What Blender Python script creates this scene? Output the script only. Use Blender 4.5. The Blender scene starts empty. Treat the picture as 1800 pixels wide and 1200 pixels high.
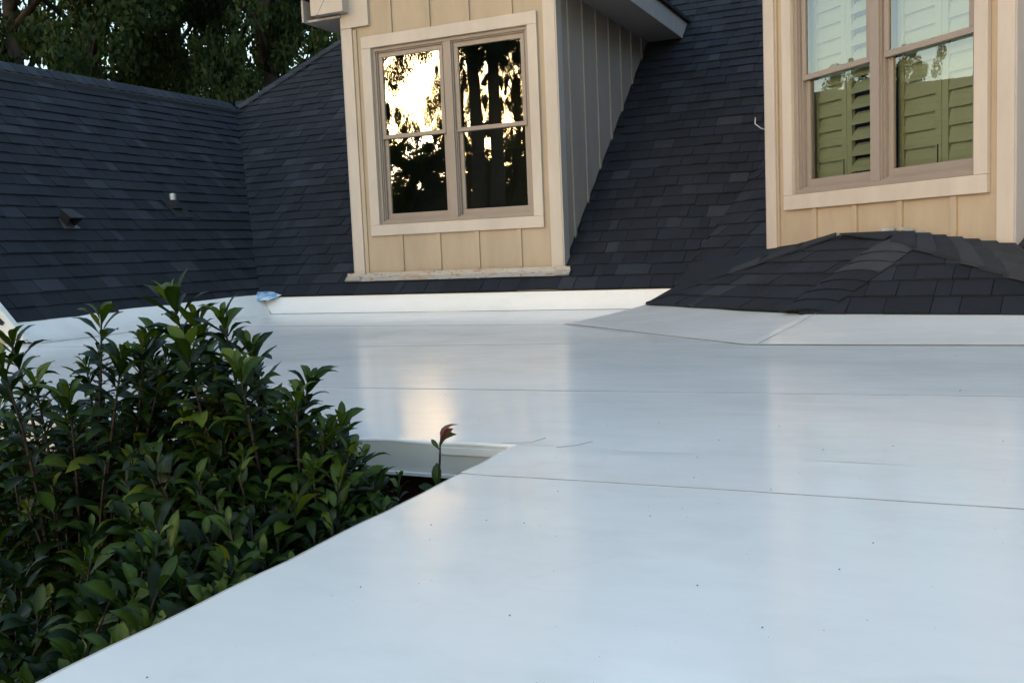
import bpy, math, random
import numpy as np
from mathutils import Vector, Matrix, noise

random.seed(7)
scn = bpy.context.scene
COL = scn.collection

# ------------------------------------------------------------------ camera
CAM = Vector((0.0, 0.0, 0.5))
CR = Vector((0.9087568, 0.41524092, -0.04166611)).normalized()
CF = Vector((-0.41732405, 0.90389777, -0.09385876)).normalized()
CU = CR.cross(CF).normalized()
CF = CU.cross(CR).normalized()
FPX = 1677.3                       # focal length in photograph pixels (1800 wide)
cam_d = bpy.data.cameras.new('camera')
cam = bpy.data.objects.new('camera', cam_d)
COL.objects.link(cam)
cam_d.sensor_width = 36.0
cam_d.lens = FPX / 1800.0 * 36.0
cam_d.clip_start = 0.02
cam_d.clip_end = 2000.0
M = Matrix((CR, CU, -CF)).transposed().to_4x4()
M.translation = CAM
cam.matrix_world = M
scn.camera = cam

def project(p):
    d = Vector(p) - CAM
    z = d.dot(CF)
    if z < 0.05:
        return None
    return (900 + FPX * d.dot(CR) / z, 600 - FPX * d.dot(CU) / z)

# ------------------------------------------------------------------ sky, sun, exposure
SUN_AZ = math.radians(209.7)       # behind the camera, towards the wing
SUN_EL = math.radians(5.0)
world = bpy.data.worlds.new('World')
scn.world = world
world.use_nodes = True
wn = world.node_tree.nodes
wl = world.node_tree.links
wn.clear()
sky = wn.new('ShaderNodeTexSky')
sky.sky_type = 'NISHITA'
sky.sun_disc = False
sky.sun_elevation = SUN_EL
sky.sun_rotation = SUN_AZ
sky.altitude = 200
sky.air_density = 0.9
sky.dust_density = 1.7
sky.ozone_density = 0.8
bg = wn.new('ShaderNodeBackground')
bg.inputs['Strength'].default_value = 0.12
wo = wn.new('ShaderNodeOutputWorld')
wl.new(sky.outputs[0], bg.inputs[0])
wl.new(bg.outputs[0], wo.inputs[0])

sun_d = bpy.data.lights.new('sun', 'SUN')
sun_d.energy = 0.03
sun_d.angle = math.radians(4.0)
sun_d.color = (1.0, 0.70, 0.45)
sun = bpy.data.objects.new('sun', sun_d)
COL.objects.link(sun)
SUN_DIR = Vector((math.sin(SUN_AZ) * math.cos(SUN_EL), math.cos(SUN_AZ) * math.cos(SUN_EL), math.sin(SUN_EL)))
sun.rotation_euler = SUN_DIR.to_track_quat('Z', 'Y').to_euler()
sun.location = SUN_DIR * 50

scn.view_settings.view_transform = 'Standard'
scn.view_settings.look = 'None'
scn.view_settings.gamma = 1.0
scn.view_settings.use_curve_mapping = False
scn.view_settings.exposure = 2.84
scn.cycles.max_bounces = 8
scn.cycles.transparent_max_bounces = 12
scn.cycles.use_denoising = True

# ------------------------------------------------------------------ materials
def new_mat(name):
    m = bpy.data.materials.new(name)
    m.use_nodes = True
    nt = m.node_tree
    nt.nodes.clear()
    out = nt.nodes.new('ShaderNodeOutputMaterial')
    b = nt.nodes.new('ShaderNodeBsdfPrincipled')
    nt.links.new(b.outputs[0], out.inputs[0])
    return m, nt, b, out

def N(nt, kind, **kw):
    n = nt.nodes.new(kind)
    for k, v in kw.items():
        if k in n.inputs:
            n.inputs[k].default_value = v
        else:
            setattr(n, k, v)
    return n

def obj_coords(nt, scale=None):
    tc = nt.nodes.new('ShaderNodeTexCoord')
    if scale is None:
        return tc.outputs['Object']
    mp = nt.nodes.new('ShaderNodeMapping')
    mp.inputs['Scale'].default_value = scale
    nt.links.new(tc.outputs['Object'], mp.inputs[0])
    return mp.outputs[0]

def world_coords(nt, scale=None):
    g = nt.nodes.new('ShaderNodeNewGeometry')
    if scale is None:
        return g.outputs['Position']
    mp = nt.nodes.new('ShaderNodeMapping')
    mp.inputs['Scale'].default_value = scale
    nt.links.new(g.outputs['Position'], mp.inputs[0])
    return mp.outputs[0]

def ramp(nt, fac, stops):
    r = nt.nodes.new('ShaderNodeValToRGB')
    els = r.color_ramp.elements
    while len(els) < len(stops):
        els.new(0.5)
    for e, (p, c) in zip(els, stops):
        e.position = p
        e.color = (*c, 1.0) if len(c) == 3 else c
    nt.links.new(fac, r.inputs[0])
    return r.outputs[0]

def mixc(nt, fac, a, b, mode='MIX'):
    m = nt.nodes.new('ShaderNodeMix')
    m.data_type = 'RGBA'
    m.blend_type = mode
    for s, v in ((m.inputs[0], fac), (m.inputs[6], a), (m.inputs[7], b)):
        if hasattr(v, 'is_linked') or hasattr(v, 'links'):
            nt.links.new(v, s)
        elif isinstance(v, (int, float)):
            s.default_value = v
        else:
            s.default_value = (*v, 1.0)
    return m.outputs[2]

def bump(nt, height, strength, dist, normal=None):
    b = nt.nodes.new('ShaderNodeBump')
    b.inputs['Strength'].default_value = strength
    b.inputs['Distance'].default_value = dist
    nt.links.new(height, b.inputs['Height'])
    if normal is not None:
        nt.links.new(normal, b.inputs['Normal'])
    return b.outputs[0]

def paint(name, col, rough=0.6, var=0.10, grain=(30, 30, 4), bstr=0.15):
    m, nt, b, out = new_mat(name)
    co = world_coords(nt, grain)
    n1 = N(nt, 'ShaderNodeTexNoise', Scale=1.0, Detail=6.0, Roughness=0.6)
    nt.links.new(co, n1.inputs['Vector'])
    n2 = N(nt, 'ShaderNodeTexNoise', Scale=2.6, Detail=7.0, Roughness=0.65)
    nt.links.new(world_coords(nt, (1.6, 1.6, 0.45)), n2.inputs['Vector'])
    dark = tuple(c * (1 - var * 1.6) for c in col)
    lite = tuple(min(1, c * (1 + var * 0.6)) for c in col)
    c1 = ramp(nt, n2.outputs[0], [(0.3, dark), (0.6, col), (0.8, lite)])
    c2 = mixc(nt, 0.05, c1, ramp(nt, n1.outputs[0], [(0.3, dark), (0.7, lite)]))
    nt.links.new(c2, b.inputs['Base Color'])
    b.inputs['Roughness'].default_value = rough
    nt.links.new(bump(nt, n1.outputs[0], bstr, 0.002), b.inputs['Normal'])
    return m

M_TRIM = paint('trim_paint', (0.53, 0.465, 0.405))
M_TRIM_SHADED = paint('trim_paint_shaded', (0.43, 0.39, 0.365))  # same trim paint, darkened to paint in the shade on sides and eaves
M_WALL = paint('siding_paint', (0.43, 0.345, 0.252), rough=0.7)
M_WALL_SHADED = paint('siding_paint_shaded', (0.335, 0.290, 0.258), rough=0.7)  # same siding paint as the front, with side-wall shade put into the colour
M_FRAME = paint('window_vinyl', (0.28, 0.235, 0.205), rough=0.45, var=0.05, bstr=0.05)
M_WHITE = paint('white_metal', (0.74, 0.73, 0.70), rough=0.4, var=0.05, bstr=0.05)
M_FASCIA = paint('fascia_paint', (0.60, 0.59, 0.54), rough=0.5, var=0.06)
M_DARKIN = paint('room_painted_dark', (0.02, 0.02, 0.02), rough=0.9)  # near-black colour stands in for the darkness of an unlit room
M_SHUT = paint('shutter_glass_tint', (0.33, 0.385, 0.32), rough=0.5, var=0.04)  # pale shutters; green glass tint and indoor dimness put into the colour

def shingle_mat():
    m, nt, b, out = new_mat('asphalt_shingle')
    at = N(nt, 'ShaderNodeAttribute', attribute_name='tone')
    base = ramp(nt, at.outputs['Fac'], [(0.0, (0.0078, 0.0108, 0.0170)), (0.5, (0.0130, 0.0170, 0.0260)), (0.8, (0.0225, 0.0275, 0.038)), (1.0, (0.036, 0.041, 0.052))])
    n1 = N(nt, 'ShaderNodeTexNoise', Scale=420.0, Detail=2.0)
    nt.links.new(world_coords(nt), n1.inputs['Vector'])
    n2 = N(nt, 'ShaderNodeTexNoise', Scale=3.0, Detail=5.0, Roughness=0.65)
    nt.links.new(world_coords(nt), n2.inputs['Vector'])
    c = mixc(nt, 0.8, base, ramp(nt, n1.outputs[0], [(0.30, (0.35, 0.35, 0.35)), (0.72, (1.7, 1.7, 1.7))]), 'MULTIPLY')
    c = mixc(nt, 0.7, c, ramp(nt, n2.outputs[0], [(0.3, (0.80, 0.81, 0.82)), (0.7, (1.15, 1.15, 1.15))]), 'MULTIPLY')
    nt.links.new(c, b.inputs['Base Color'])
    b.inputs['Roughness'].default_value = 0.88
    b.inputs['Specular IOR Level'].default_value = 0.35
    nt.links.new(bump(nt, n1.outputs[0], 0.6, 0.002), b.inputs['Normal'])
    return m
M_SHINGLE = shingle_mat()

def flat_mat(name, col, rough=0.8, metal=0.0):
    m, nt, b, out = new_mat(name)
    n2 = N(nt, 'ShaderNodeTexNoise', Scale=9.0, Detail=6.0, Roughness=0.65)
    nt.links.new(world_coords(nt), n2.inputs['Vector'])
    c = ramp(nt, n2.outputs[0], [(0.3, tuple(x * 0.75 for x in col)), (0.7, tuple(min(1, x * 1.2) for x in col))])
    nt.links.new(c, b.inputs['Base Color'])
    b.inputs['Roughness'].default_value = rough
    b.inputs['Metallic'].default_value = metal
    return m
M_DECK = flat_mat('roof_felt', (0.015, 0.016, 0.02), 0.95)
M_VENT = flat_mat('vent_metal', (0.020, 0.018, 0.020), 0.55, 0.2)
M_FLANGE = flat_mat('flange_metal', (0.10, 0.095, 0.11), 0.5, 0.4)
M_GALV = flat_mat('galvanised', (0.50, 0.52, 0.52), 0.45, 0.5)
M_SEAM = flat_mat('seam_sealant', (0.22, 0.23, 0.25), 0.7)
M_GRIT = flat_mat('grit', (0.06, 0.055, 0.05), 0.9)
M_BRICK = flat_mat('brick_red', (0.07, 0.018, 0.015), 0.85)
M_BARK = flat_mat('bark', (0.045, 0.034, 0.026), 0.95)
M_STEM = flat_mat('shrub_stem', (0.026, 0.017, 0.012), 0.8)
M_RUST = flat_mat('red_bud', (0.16, 0.045, 0.03), 0.6)

def flashing_mat():
    m, nt, b, out = new_mat('old_flashing')
    n1 = N(nt, 'ShaderNodeTexNoise', Scale=7.0, Detail=8.0, Roughness=0.7)
    nt.links.new(world_coords(nt, (1, 4, 4)), n1.inputs['Vector'])
    n2 = N(nt, 'ShaderNodeTexNoise', Scale=22.0, Detail=5.0, Roughness=0.7)
    nt.links.new(world_coords(nt, (1, 3, 3)), n2.inputs['Vector'])
    c = ramp(nt, n1.outputs[0], [(0.35, (0.30, 0.32, 0.33)), (0.50, (0.38, 0.36, 0.32)), (0.62, (0.36, 0.26, 0.18))])
    c = mixc(nt, ramp(nt, n2.outputs[0], [(0.57, (0, 0, 0)), (0.63, (1, 1, 1))]), c, (0.13, 0.07, 0.045))
    nt.links.new(c, b.inputs['Base Color'])
    b.inputs['Roughness'].default_value = 0.55
    b.inputs['Metallic'].default_value = 0.15
    return m
M_FLASH = flashing_mat()

def membrane_mat():
    m, nt, b, out = new_mat('white_membrane')
    co = world_coords(nt)
    n1 = N(nt, 'ShaderNodeTexNoise', Scale=1.1, Detail=6.0, Roughness=0.6)
    nt.links.new(co, n1.inputs['Vector'])
    n2 = N(nt, 'ShaderNodeTexNoise', Scale=5.0, Detail=8.0, Roughness=0.68)
    nt.links.new(world_coords(nt, (1.0, 0.8, 1.0)), n2.inputs['Vector'])
    c = ramp(nt, n1.outputs[0], [(0.3, (0.845, 0.825, 0.80)), (0.7, (0.885, 0.865, 0.835))])
    scuff = ramp(nt, n2.outputs[0], [(0.60, (0, 0, 0)), (0.78, (1, 1, 1))])
    sc = N(nt, 'ShaderNodeMath', operation='MULTIPLY')
    nt.links.new(scuff, sc.inputs[0])
    sc.inputs[1].default_value = 0.20
    c = mixc(nt, sc.outputs[0], c, (0.60, 0.54, 0.50))
    n3 = N(nt, 'ShaderNodeTexNoise', Scale=0.9, Detail=9.0, Roughness=0.72)
    nt.links.new(world_coords(nt, (0.7, 1.3, 1.0)), n3.inputs['Vector'])
    c = mixc(nt, 1.0, c, ramp(nt, n3.outputs[0], [(0.32, (0.90, 0.90, 0.89)), (0.5, (1, 1, 1)), (0.68, (0.95, 0.945, 0.94))]), 'MULTIPLY')
    n5 = N(nt, 'ShaderNodeTexNoise', Scale=1.7, Detail=3.0, Roughness=0.5)
    nt.links.new(co, n5.inputs['Vector'])
    c = mixc(nt, 1.0, c, ramp(nt, n5.outputs[0], [(0.54, (1, 1, 1)), (0.565, (0.972, 0.97, 0.965)), (0.58, (0.992, 0.992, 0.99)), (0.70, (0.975, 0.97, 0.965))]), 'MULTIPLY')
    n4 = N(nt, 'ShaderNodeTexNoise', Scale=26.0, Detail=4.0, Roughness=0.6)
    nt.links.new(world_coords(nt, (0.35, 1.6, 1.0)), n4.inputs['Vector'])
    c = mixc(nt, ramp(nt, n4.outputs[0], [(0.755, (0, 0, 0)), (0.80, (0.22, 0.22, 0.22))]), c, (0.45, 0.43, 0.42))
    nt.links.new(c, b.inputs['Base Color'])
    r = ramp(nt, n1.outputs[0], [(0.3, (0.13, 0.13, 0.13)), (0.7, (0.21, 0.21, 0.21))])
    nt.links.new(r, b.inputs['Roughness'])
    b.inputs['IOR'].default_value = 1.45
    b.inputs['Specular IOR Level'].default_value = 0.34
    w1 = N(nt, 'ShaderNodeTexNoise', Scale=2.4, Detail=3.0, Roughness=0.5)
    nt.links.new(world_coords(nt, (0.6, 1.0, 1.0)), w1.inputs['Vector'])
    w2 = N(nt, 'ShaderNodeTexNoise', Scale=160.0, Detail=2.0)
    nt.links.new(co, w2.inputs['Vector'])
    nb = bump(nt, w1.outputs[0], 0.16, 0.02)
    w3 = N(nt, 'ShaderNodeTexNoise', Scale=6.5, Detail=3.0, Roughness=0.5)
    nt.links.new(world_coords(nt, (0.5, 1.4, 1.0)), w3.inputs['Vector'])
    nb = bump(nt, w3.outputs[0], 0.16, 0.006, nb)
    nb = bump(nt, w2.outputs[0], 0.05, 0.001, nb)
    nt.links.new(nb, b.inputs['Normal'])
    return m
M_MEMB = membrane_mat()

def glass_mat(name, tint, refl):
    m = bpy.data.materials.new(name)
    m.use_nodes = True
    nt = m.node_tree
    nt.nodes.clear()
    out = nt.nodes.new('ShaderNodeOutputMaterial')
    tr = nt.nodes.new('ShaderNodeBsdfTransparent')
    tr.inputs[0].default_value = (*tint, 1)
    gl = nt.nodes.new('ShaderNodeBsdfGlossy')
    gl.inputs['Roughness'].default_value = 0.0
    gl.inputs[0].default_value = (1, 1, 1, 1)
    fr = N(nt, 'ShaderNodeFresnel', IOR=1.5)
    mp = N(nt, 'ShaderNodeMapRange')
    mp.inputs['From Min'].default_value = 0.0
    mp.inputs['From Max'].default_value = 1.0
    mp.inputs['To Min'].default_value = refl
    mp.inputs['To Max'].default_value = 1.0
    nt.links.new(fr.outputs[0], mp.inputs[0])
    w = N(nt, 'ShaderNodeTexNoise', Scale=3.0, Detail=1.0)
    nt.links.new(world_coords(nt), w.inputs['Vector'])
    nb = bump(nt, w.outputs[0], 0.035, 0.01)
    nt.links.new(nb, gl.inputs['Normal'])
    mx = nt.nodes.new('ShaderNodeMixShader')
    nt.links.new(mp.outputs[0], mx.inputs[0])
    nt.links.new(tr.outputs[0], mx.inputs[1])
    nt.links.new(gl.outputs[0], mx.inputs[2])
    nt.links.new(mx.outputs[0], out.inputs[0])
    return m
M_GLASS = glass_mat('window_glass', (0.90, 0.93, 0.83), 0.14)

def leaf_mat(name, stops, rough, trans):
    m, nt, b, out = new_mat(name)
    at = N(nt, 'ShaderNodeAttribute', attribute_name='tone')
    c = ramp(nt, at.outputs['Fac'], stops)
    nt.links.new(c, b.inputs['Base Color'])
    b.inputs['Roughness'].default_value = rough
    b.inputs['Specular IOR Level'].default_value = 0.24
    t = nt.nodes.new('ShaderNodeBsdfTranslucent')
    c2 = mixc(nt, 1.0, c, (1.5, 1.7, 0.5), 'MULTIPLY')
    nt.links.new(c2, t.inputs[0])
    mx = nt.nodes.new('ShaderNodeMixShader')
    mx.inputs[0].default_value = trans
    nt.links.new(b.outputs[0], mx.inputs[1])
    nt.links.new(t.outputs[0], mx.inputs[2])
    nt.links.new(mx.outputs[0], out.inputs[0])
    return m
M_LEAF = leaf_mat('shrub_leaf', [(0.0, (0.004, 0.010, 0.003)), (0.45, (0.009, 0.022, 0.005)), (0.8, (0.034, 0.066, 0.007)), (1.0, (0.085, 0.12, 0.016))], 0.42, 0.18)
M_TLEAF = leaf_mat('tree_leaf', [(0.0, (0.014, 0.026, 0.009)), (0.5, (0.030, 0.052, 0.016)), (1.0, (0.070, 0.092, 0.024))], 0.6, 0.35)

# ------------------------------------------------------------------ mesh helpers
class MB:
    def __init__(self):
        self.v, self.f, self.mi, self.tone = [], [], [], []
    def add(self, verts, faces, mi=0, tone=0.5):
        o = len(self.v)
        self.v += [tuple(p) for p in verts]
        self.f += [tuple(i + o for i in fc) for fc in faces]
        self.mi += [mi] * len(faces)
        self.tone += [tone] * len(verts)
    def box(self, x0, x1, y0, y1, z0, z1, mi=0):
        self.add([(x0, y0, z0), (x1, y0, z0), (x1, y1, z0), (x0, y1, z0), (x0, y0, z1), (x1, y0, z1), (x1, y1, z1), (x0, y1, z1)],
                 [(0, 3, 2, 1), (4, 5, 6, 7), (0, 1, 5, 4), (1, 2, 6, 5), (2, 3, 7, 6), (3, 0, 4, 7)], mi)
    def prism(self, poly, vec, mi=0, tone=0.5):
        n = len(poly)
        a = [Vector(p) for p in poly]
        vv = Vector(vec)
        b = [p + vv for p in a]
        self.add(a + b, [tuple(range(n))[::-1], tuple(range(n, 2 * n))] + [(i, (i + 1) % n, n + (i + 1) % n, n + i) for i in range(n)], mi, tone)
    def tube(self, pts, radii, sides=7, cap=True):
        pts = [Vector(p) for p in pts]
        rings = []
        for i, p in enumerate(pts):
            d = (pts[min(i + 1, len(pts) - 1)] - pts[max(i - 1, 0)]).normalized()
            a = d.orthogonal().normalized() if i == 0 else (pa - d * pa.dot(d)).normalized()
            pa = a
            b = d.cross(a)
            rings.append([p + (a * math.cos(2 * math.pi * k / sides) + b * math.sin(2 * math.pi * k / sides)) * radii[i] for k in range(sides)])
        vs = [q for r in rings for q in r]
        fs = []
        for i in range(len(pts) - 1):
            for k in range(sides):
                k2 = (k + 1) % sides
                fs.append((i * sides + k, i * sides + k2, (i + 1) * sides + k2, (i + 1) * sides + k))
        if cap:
            fs.append(tuple(range(sides))[::-1])
            fs.append(tuple((len(pts) - 1) * sides + k for k in range(sides)))
        self.add(vs, fs)
    def mesh(self, name, mats, smooth=False, tone=False):
        me = bpy.data.meshes.new(name)
        me.from_pydata(self.v, [], self.f)
        for m in (mats if isinstance(mats, (list, tuple)) else [mats]):
            me.materials.append(m)
        me.polygons.foreach_set('material_index', self.mi)
        if smooth:
            me.polygons.foreach_set('use_smooth', [True] * len(self.f))
        if tone:
            a = me.attributes.new('tone', 'FLOAT', 'POINT')
            a.data.foreach_set('value', self.tone)
        me.update()
        return me
    def build(self, name, mats, parent=None, smooth=False, tone=False, bevel=0.0):
        o = bpy.data.objects.new(name, self.mesh(name, mats, smooth, tone))
        COL.objects.link(o)
        o.parent = parent
        if bevel:
            b = o.modifiers.new('edge', 'BEVEL')
            b.width = bevel
            b.segments = 2
            b.limit_method = 'ANGLE'
        return o

def box_obj(name, mat, parent, *b, bevel=0.0):
    m = MB()
    m.box(*b)
    return m.build(name, mat, parent, bevel=bevel)

def tag(o, label, cat, group=None, kind=None):
    o['label'] = label
    o['category'] = cat
    if group:
        o['group'] = group
    if kind:
        o['kind'] = kind
    return o

def empty(name, loc, label, cat, group=None):
    o = bpy.data.objects.new(name, None)
    COL.objects.link(o)
    o.location = loc
    o.empty_display_size = 0.1
    return tag(o, label, cat, group)

def keep_world(o, parent):
    """parent without moving: parents here are only translated"""
    o.parent = parent
    o.matrix_parent_inverse = Matrix.Translation(-parent.location)
    return o

# ------------------------------------------------------------------ layout constants (metres, flat roof at z = 0)
EY, EZ, SL = 7.35, 0.17, 0.86              # main roof eave and slope
WX, WZ, WSL = -6.05, 0.165, 0.967          # wing eave and slope
def main_z(y):
    return EZ + SL * (y - EY)
def wing_z(x):
    return WZ + WSL * (WX - x)
VALTOP = (-8.48, 10.08, 2.52)
D1 = 7.55
DM = dict(x0=-5.05, x1=-2.975, y=D1, soff=2.68)          # the dormer on the main roof
S2 = math.sqrt(0.5)
# a second roof face stands at 45 degrees to the main one; its dormer is the twin of the first
TURN = Matrix.Translation((-1.165, 7.0, 0.0)) @ Matrix.Rotation(math.radians(-45), 4, 'Z') @ Matrix.Translation((5.05, -D1, 0.0))
TURN_INV = TURN.inverted()
AP0 = Vector((-1.165, 7.0, 0.0))
def ang_z(x, y):
    return 0.442 + SL * S2 * ((x - AP0.x) + (y - AP0.y))

# ------------------------------------------------------------------ ground and the house below
g = MB()
g.add([(-600, -600, -3), (600, -600, -3), (600, 600, -3), (-600, 600, -3)], [(0, 1, 2, 3)])
def ground_mat():
    m, nt, b, out = new_mat('ground_leaf_litter')
    n1 = N(nt, 'ShaderNodeTexNoise', Scale=0.6, Detail=10.0, Roughness=0.7)
    nt.links.new(world_coords(nt), n1.inputs['Vector'])
    nt.links.new(ramp(nt, n1.outputs[0], [(0.35, (0.03, 0.045, 0.018)), (0.6, (0.055, 0.06, 0.03)), (0.75, (0.08, 0.06, 0.04))]), b.inputs['Base Color'])
    b.inputs['Roughness'].default_value = 0.95
    nt.links.new(bump(nt, n1.outputs[0], 0.6, 0.1), b.inputs['Normal'])
    return m
tag(g.build('ground', ground_mat()), 'dark lawn and leaf litter around the house', 'ground', kind='structure')

h = MB()
h.box(-8.3, 3.4, 2.30, 14.0, -3.0, -0.10)
h.box(-0.93, 3.4, -2.6, 2.2995, -3.0, -0.10)
hw = h.build('house_wall', M_BRICK)
tag(hw, 'dark red brick wall just below the white fascia, behind the shrubs', 'wall', kind='structure')

# ------------------------------------------------------------------ flat roof with its membrane sheets
deck = MB()
deck.box(-6.3, 3.5, 2.215, 7.45, -0.095, -0.015)
deck.box(-1.012, 3.5, -2.6, 2.2145, -0.095, -0.015)
flat_roof = deck.build('flat_roof', M_FASCIA)
tag(flat_roof, 'low flat roof covered in glossy white membrane', 'roof', kind='structure')

def und(x, y):
    a = noise.noise(Vector((x * 0.55, y * 0.9, 3.1))) * 0.0040
    b = noise.noise(Vector((x * 1.7, y * 3.0, 7.7))) * 0.0010
    # puckers round the inner corner and along the free edge
    r = math.hypot(x + 1.07, y - 2.2)
    c = math.exp(-(r / 0.35) ** 2) * noise.noise(Vector((x * 9, y * 16, 1.3))) * 0.005
    e = math.exp(-max(0, x + 1.0) / 0.16) * noise.noise(Vector((x * 3, y * 7, 9.3))) * 0.004 if y < 2.2 else math.exp(-abs(y - 2.2) / 0.12) * noise.noise(Vector((x * 6, y * 3, 4.3))) * 0.0035
    return a + b + c + e

def sheet(name, z, xs, front, back, skip=None, nv=None, lip=0.0022, left_drop=False, front_drop=None):
    """A membrane sheet: rows between the curves front(x) and back(x); its near edge is a lap with a thin dark face."""
    m = MB()
    nx = len(xs)
    nv = nv or 14
    idx = {}
    vs = []
    for i, x in enumerate(xs):
        y0, y1 = front(x), back(x)
        for j in range(nv + 1):
            y = y0 + (y1 - y0) * j / nv
            idx[i, j] = len(vs)
            vs.append((x, y, z + und(x, y)))
    fs = [(idx[i, j], idx[i + 1, j], idx[i + 1, j + 1], idx[i, j + 1]) for i in range(nx - 1) for j in range(nv)]
    m.add(vs, fs)
    # lap edge
    lv = []
    for i, x in enumerate(xs):
        p = vs[idx[i, 0]]
        lv += [p, (p[0], p[1] - 0.0015, p[2] - lip)]
    if lip:
        m.add(lv, [(2 * i, 2 * i + 1, 2 * i + 3, 2 * i + 2) for i in range(nx - 1)], mi=1)
    if left_drop:                       # the sheet rolls over the free edge on its -x side
        prof = [(0, 0), (-0.010, -0.002), (-0.017, -0.008), (-0.020, -0.018), (-0.021, -0.090)]
        col = [vs[idx[0, j]] for j in range(nv + 1)]
        pv = [(x + dx, y, zz + dz) for (x, y, zz) in col for dx, dz in prof]
        k = len(prof)
        m.add(pv, [(a * k + b, (a + 1) * k + b, (a + 1) * k + b + 1, a * k + b + 1) for a in range(nv) for b in range(k - 1)])
    if front_drop:                      # ... or over its near edge, between two x values
        prof = [(0, 0), (-0.003, -0.0005), (-0.005, -0.003), (-0.005, -0.007)]
        k = len(prof)
        row = [vs[idx[i, 0]] for i, x in enumerate(xs) if front_drop[0] <= x <= front_drop[1]]
        pv = [(x, y + dy, zz + dz) for (x, y, zz) in row for dy, dz in prof]
        m.add(pv, [(a * k + b, a * k + b + 1, (a + 1) * k + b + 1, (a + 1) * k + b) for a in range(len(row) - 1) for b in range(k - 1)])
    return m.build(name, [M_MEMB, M_SEAM], flat_roof, smooth=True)

def frange(a, b, s):
    n = max(1, int(round((b - a) / s)))
    return [a + (b - a) * i / n for i in range(n + 1)]

def wob(x, k, a=0.004):
    return noise.noise(Vector((x * 1.3, k * 7.7, 0))) * a + noise.noise(Vector((x * 6, k * 3.1, 5))) * a * 0.3

edge_x = -1.015
seamA = lambda x: 1.900 + 0.004 * x + wob(x, 1)
seamB = lambda x: 3.19 + 0.068 * x + wob(x, 2) if x > -4 else 2.92 + wob(x, 2)
seamC = lambda x: (4.40 + (x + 3.72) * 0.125 if x > -3.72 else 4.40) + wob(x, 3) if x < -0.92 else 4.70
seamD = lambda x: 5.83 + wob(x, 4, 0.003)
sheet('membrane_sheet', 0.000, frange(edge_x, 3.5, 0.07), lambda x: -2.6, lambda x: seamA(x) + 0.06, nv=60, lip=0, left_drop=True)
sheet('membrane_sheet', 0.0018, frange(edge_x, 3.5, 0.06), seamA, lambda x: 2.2 + 0.02, nv=10, left_drop=True)
sheet('membrane_sheet', 0.0019, frange(-6.2, edge_x, 0.06) + frange(edge_x, 3.5, 0.07)[1:], lambda x: 2.2, lambda x: seamB(x) + 0.06, nv=18, lip=0, front_drop=(-6.2, edge_x + 0.001))
sheet('membrane_sheet', 0.0038, frange(-6.2, 3.5, 0.07), seamB, lambda x: seamC(x) + 0.06, nv=16)
sheet('membrane_sheet', 0.0056, frange(-6.2, 3.5, 0.07), seamC, lambda x: seamD(x) + 0.06, nv=14)
sheet('membrane_sheet', 0.0074, frange(-6.2, -0.6, 0.07), seamD, lambda x: 7.30, nv=14)

def patch(name, p00, p10, p11, p01, nu, nv, parent, sag=0.0, amp=0.002, lip_front=True, mats=None):
    """a bilinear sheet of membrane; p00-p10 is the near edge"""
    m = MB()
    A, B, C_, D_ = map(Vector, (p00, p10, p11, p01))
    vs = []
    for j in range(nv + 1):
        for i in range(nu + 1):
            s, t = i / nu, j / nv
            p = (A * (1 - s) + B * s) * (1 - t) + (D_ * (1 - s) + C_ * s) * t
            p = p + Vector((0, 0, -sag * 4 * t * (1 - t) + amp * noise.noise(p * 3.0) * min(1, 6 * t) + und(p.x, p.y) * max(0.0, 1 - 2 * t)))
            vs.append(p)
    m.add(vs, [(j * (nu + 1) + i, j * (nu + 1) + i + 1, (j + 1) * (nu + 1) + i + 1, (j + 1) * (nu + 1) + i) for j in range(nv) for i in range(nu)])
    if lip_front:
        lv = []
        for i in range(nu + 1):
            lv += [vs[i], vs[i] - Vector((0, 0.001, 0.0022))]
        m.add(lv, [(2 * i, 2 * i + 1, 2 * i + 3, 2 * i + 2) for i in range(nu)], mi=1)
    return m.build(name, mats or [M_MEMB, M_SEAM], parent, smooth=True)

# upturned strip under the main eave and sloping strip along the wing
patch('membrane_upstand', (-5.80, 7.20, 0.011), (-1.55, 7.23, 0.011), (-1.55, 7.362, 0.168), (-6.04, 7.362, 0.166), 60, 8, flat_roof, sag=0.012, amp=0.004)
wing_strip = patch('membrane_upstand', (-5.80, 7.19, 0.0078), (-5.72, 4.56, 0.0078), (-6.02, 4.56, 0.150), (-6.03, 7.36, 0.190), 50, 8, flat_roof, sag=0.015, amp=0.006, lip_front=False)
CA, CB, CC, CP = Vector((-1.99, 6.635, 0.080)), Vector((-0.745, 5.461, 0.100)), Vector((0.329, 5.294, 0.100)), Vector((-0.253, 5.93, 0.455))
patch('membrane_apron', (-2.29, 5.83, 0.0125), (-0.895, 4.62, 0.0095), CB + Vector((0.03, 0.05, -0.006)), CA + Vector((-0.02, 0.05, -0.004)), 40, 8, flat_roof, sag=0.006)
patch('membrane_apron', (-0.895, 4.62, 0.0095), (2.4, 4.655, 0.0095), (2.4, 5.05, 0.098), CB + Vector((0.03, 0.05, -0.004)), 50, 8, flat_roof, sag=0.006)
patch('membrane_apron', (-2.32, 5.84, 0.0115), (-1.90, 5.52, 0.014), CA + Vector((0.05, 0.02, -0.012)), (-2.02, 7.25, 0.03), 20, 8, flat_roof, amp=0.004)
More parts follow.
